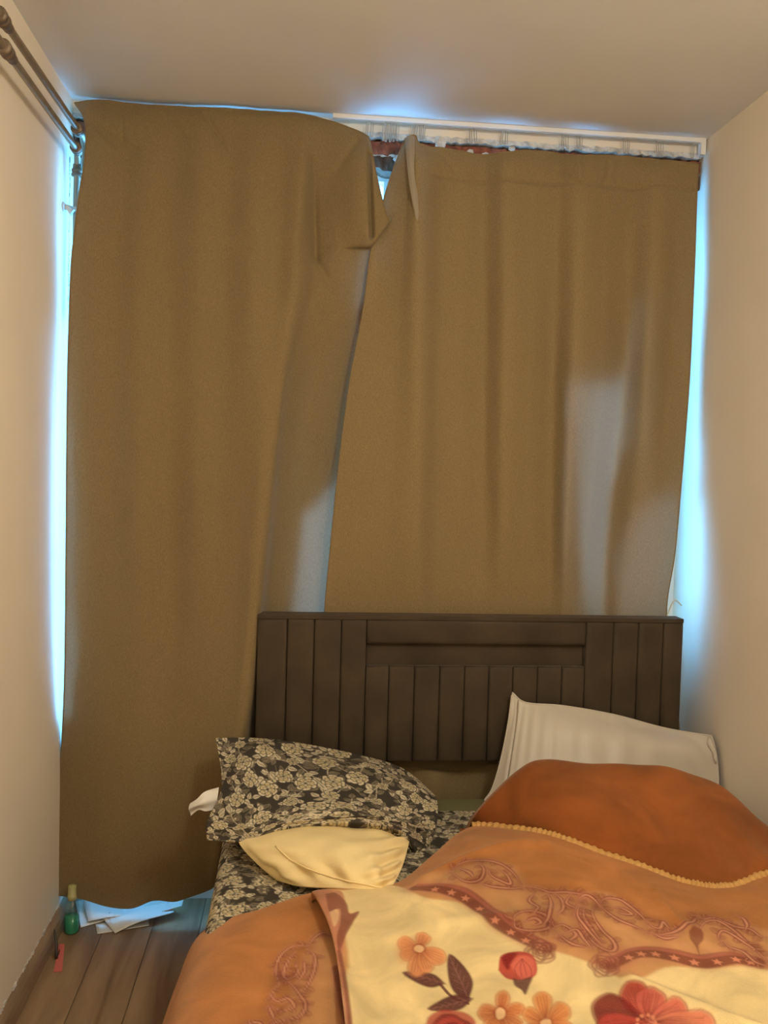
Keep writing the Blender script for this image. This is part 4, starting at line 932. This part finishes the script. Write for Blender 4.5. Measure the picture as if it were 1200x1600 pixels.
# ---------------------------------------------------------------- small things on the floor
def sheet(name, label, corners, curl, parent=None):
    c_ = np.array(corners); u, v = np.meshgrid(np.linspace(0, 1, 14), np.linspace(0, 1, 10))
    g = (c_[0]*((1-u)*(1-v))[..., None]+c_[1]*(u*(1-v))[..., None]+c_[2]*(u*v)[..., None]+c_[3]*((1-u)*v)[..., None])
    g[..., 2] += curl(u, v); g2 = g.copy(); g2[..., 2] -= .0012; R_, C_ = u.shape
    V = np.vstack([g.reshape(-1, 3), g2.reshape(-1, 3)]); n_ = R_*C_; idx = np.arange(n_).reshape(R_, C_)
    ring = np.r_[idx[0, :-1], idx[:-1, -1], idx[-1, :0:-1], idx[:0:-1, 0]]; sideq = np.stack([ring, np.roll(ring, -1), np.roll(ring, -1)+n_, ring+n_], 1)
    o = raw_mesh(name, V, np.vstack([quads(R_, C_), quads(R_, C_, None, n_, True), sideq]), M['paper'])
    tag(o, label, 'paper', 'papers under the curtain hem'); return o, g
s1, g1 = sheet('paper_sheet', 'white leaflet lying closest to the green bottle under the curtain hem', [aZ(118,1408,.012), aZ(170,1400,.03), aZ(165,1438,.004), aZ(126,1449,.004)], lambda u, v: .008*(1-v)*u)
s2, g2_ = sheet('paper_sheet', 'small white card poking out below the long folded paper', [aZ(149,1443,.003), aZ(232,1428,.003), aZ(233,1446,.003), aZ(152,1459,.003)], lambda u, v: 0*u)
s3, g3_ = sheet('paper_sheet', 'long folded white paper with blue daylight under the curtain hem', [aZ(128,1398,.045), aZ(288,1404,.045), aZ(284,1417,.04), aZ(138,1441,.012)], lambda u, v: .012*np.sin(u*6.5+.4)*(1-v*.5))
s4, g4_ = sheet('paper_sheet', 'white paper corner folded down across the other papers beside the hem', [aZ(158,1432,.016), aZ(262,1406,.046), aZ(272,1422,.034), aZ(180,1458,.006)], lambda u, v: .006*np.sin(u*4.5))
for (aa, bb, S) in (((147, 1419), (160, 1434), s3), ((170, 1427), (180, 1422), s3), ((212, 1416), (218, 1422), s4)):
    mm = MB(); pa, pb = aZ(*aa, .031), aZ(*bb, .022); mm.tube([tuple(pa), tuple((pa+pb)/2), tuple(pb)], .0007, 5); o = mm.build('fold_line', M['dark_line']); o.parent = S
# hand gel bottle
b0 = aZ(112, 1456, 0); bx_, by_ = b0[0], b0[1]
bt = empty('gel_bottle', (bx_, by_, 0)); tag(bt, 'small clear bottle of green gel with an olive cap on the floor', 'bottle')
mm = MB(); mm.lathe([(.001, .0), (.021, .0), (.0225, .003), (.0225, .080), (.021, .090), (.015, .099), (.011, .102), (.011, .112)], bx_, by_, 0); mm.build('bottle_body', M['bottle'], bt)
mm = MB(); mm.lathe([(.001, .002), (.020, .002), (.0212, .005), (.0212, .052), (.001, .0525)], bx_, by_, 0); mm.build('gel', M['gel'], bt)
mm = MB(); mm.lathe([(.012, .103), (.0135, .104), (.0135, .118), (.0125, .1185), (.0125, .146), (.011, .149), (.001, .149)], bx_, by_, 0, 20); mm.build('cap', M['cap'], bt)
# pink card and a dark hair grip against the skirting
pc = [aZ(84,1519,.002), aZ(97,1518,.002), aZ(101,1475,.002), aZ(92,1476,.002)]
mm = MB(); V = [tuple(p) for p in pc]+[tuple(p+np.array([0, 0, .0012])) for p in pc]
mm.add(V, [(3,2,1,0),(4,5,6,7),(0,1,5,4),(1,2,6,5),(2,3,7,6),(3,0,4,7)]); o = mm.build('pink_card', M['pink']); tag(o, 'narrow pink card strip lying on the floor by the skirting', 'card')
hg = empty('hair_grip', tuple(aZ(88, 1498, .004))); tag(hg, 'dark metal hair grip leaning on the skirting above the pink card', 'hair grip')
pA, pB_ = aZ(88, 1498, .005), aX(85, 1452, XL+.034)
mm = MB(); mm.tube(spline([pA, (pA+pB_)/2+np.array([.002, 0, .002]), pB_], 10), [.0042, .0046, .0046, .0044, .0042, .004, .0038, .0034, .003, .002], 8); mm.build('arm', M['dark'], hg)
pC, pD = aZ(93, 1484, .005), aX(90, 1440, XL+.040)
mm = MB(); mm.tube(spline([pA, (pA+pC)/2+np.array([.003, -.004, .004]), pC], 8), .0016, 8); mm.build('spring', M['dark'], hg)
# bit of wire curling up behind the headboard in the right corner
mm = MB(); mm.tube(spline([aY(1038,975,2.80), aY(1044,958,2.80), aY(1048,947,2.80), aY(1054,938,2.80), aY(1060,941,2.80), aY(1065,946,2.80)], 24), .0022, 6)
o = mm.build('loose_wire', M['wire']); tag(o, 'short cream wire end curling up behind the right end of the headboard', 'wire')
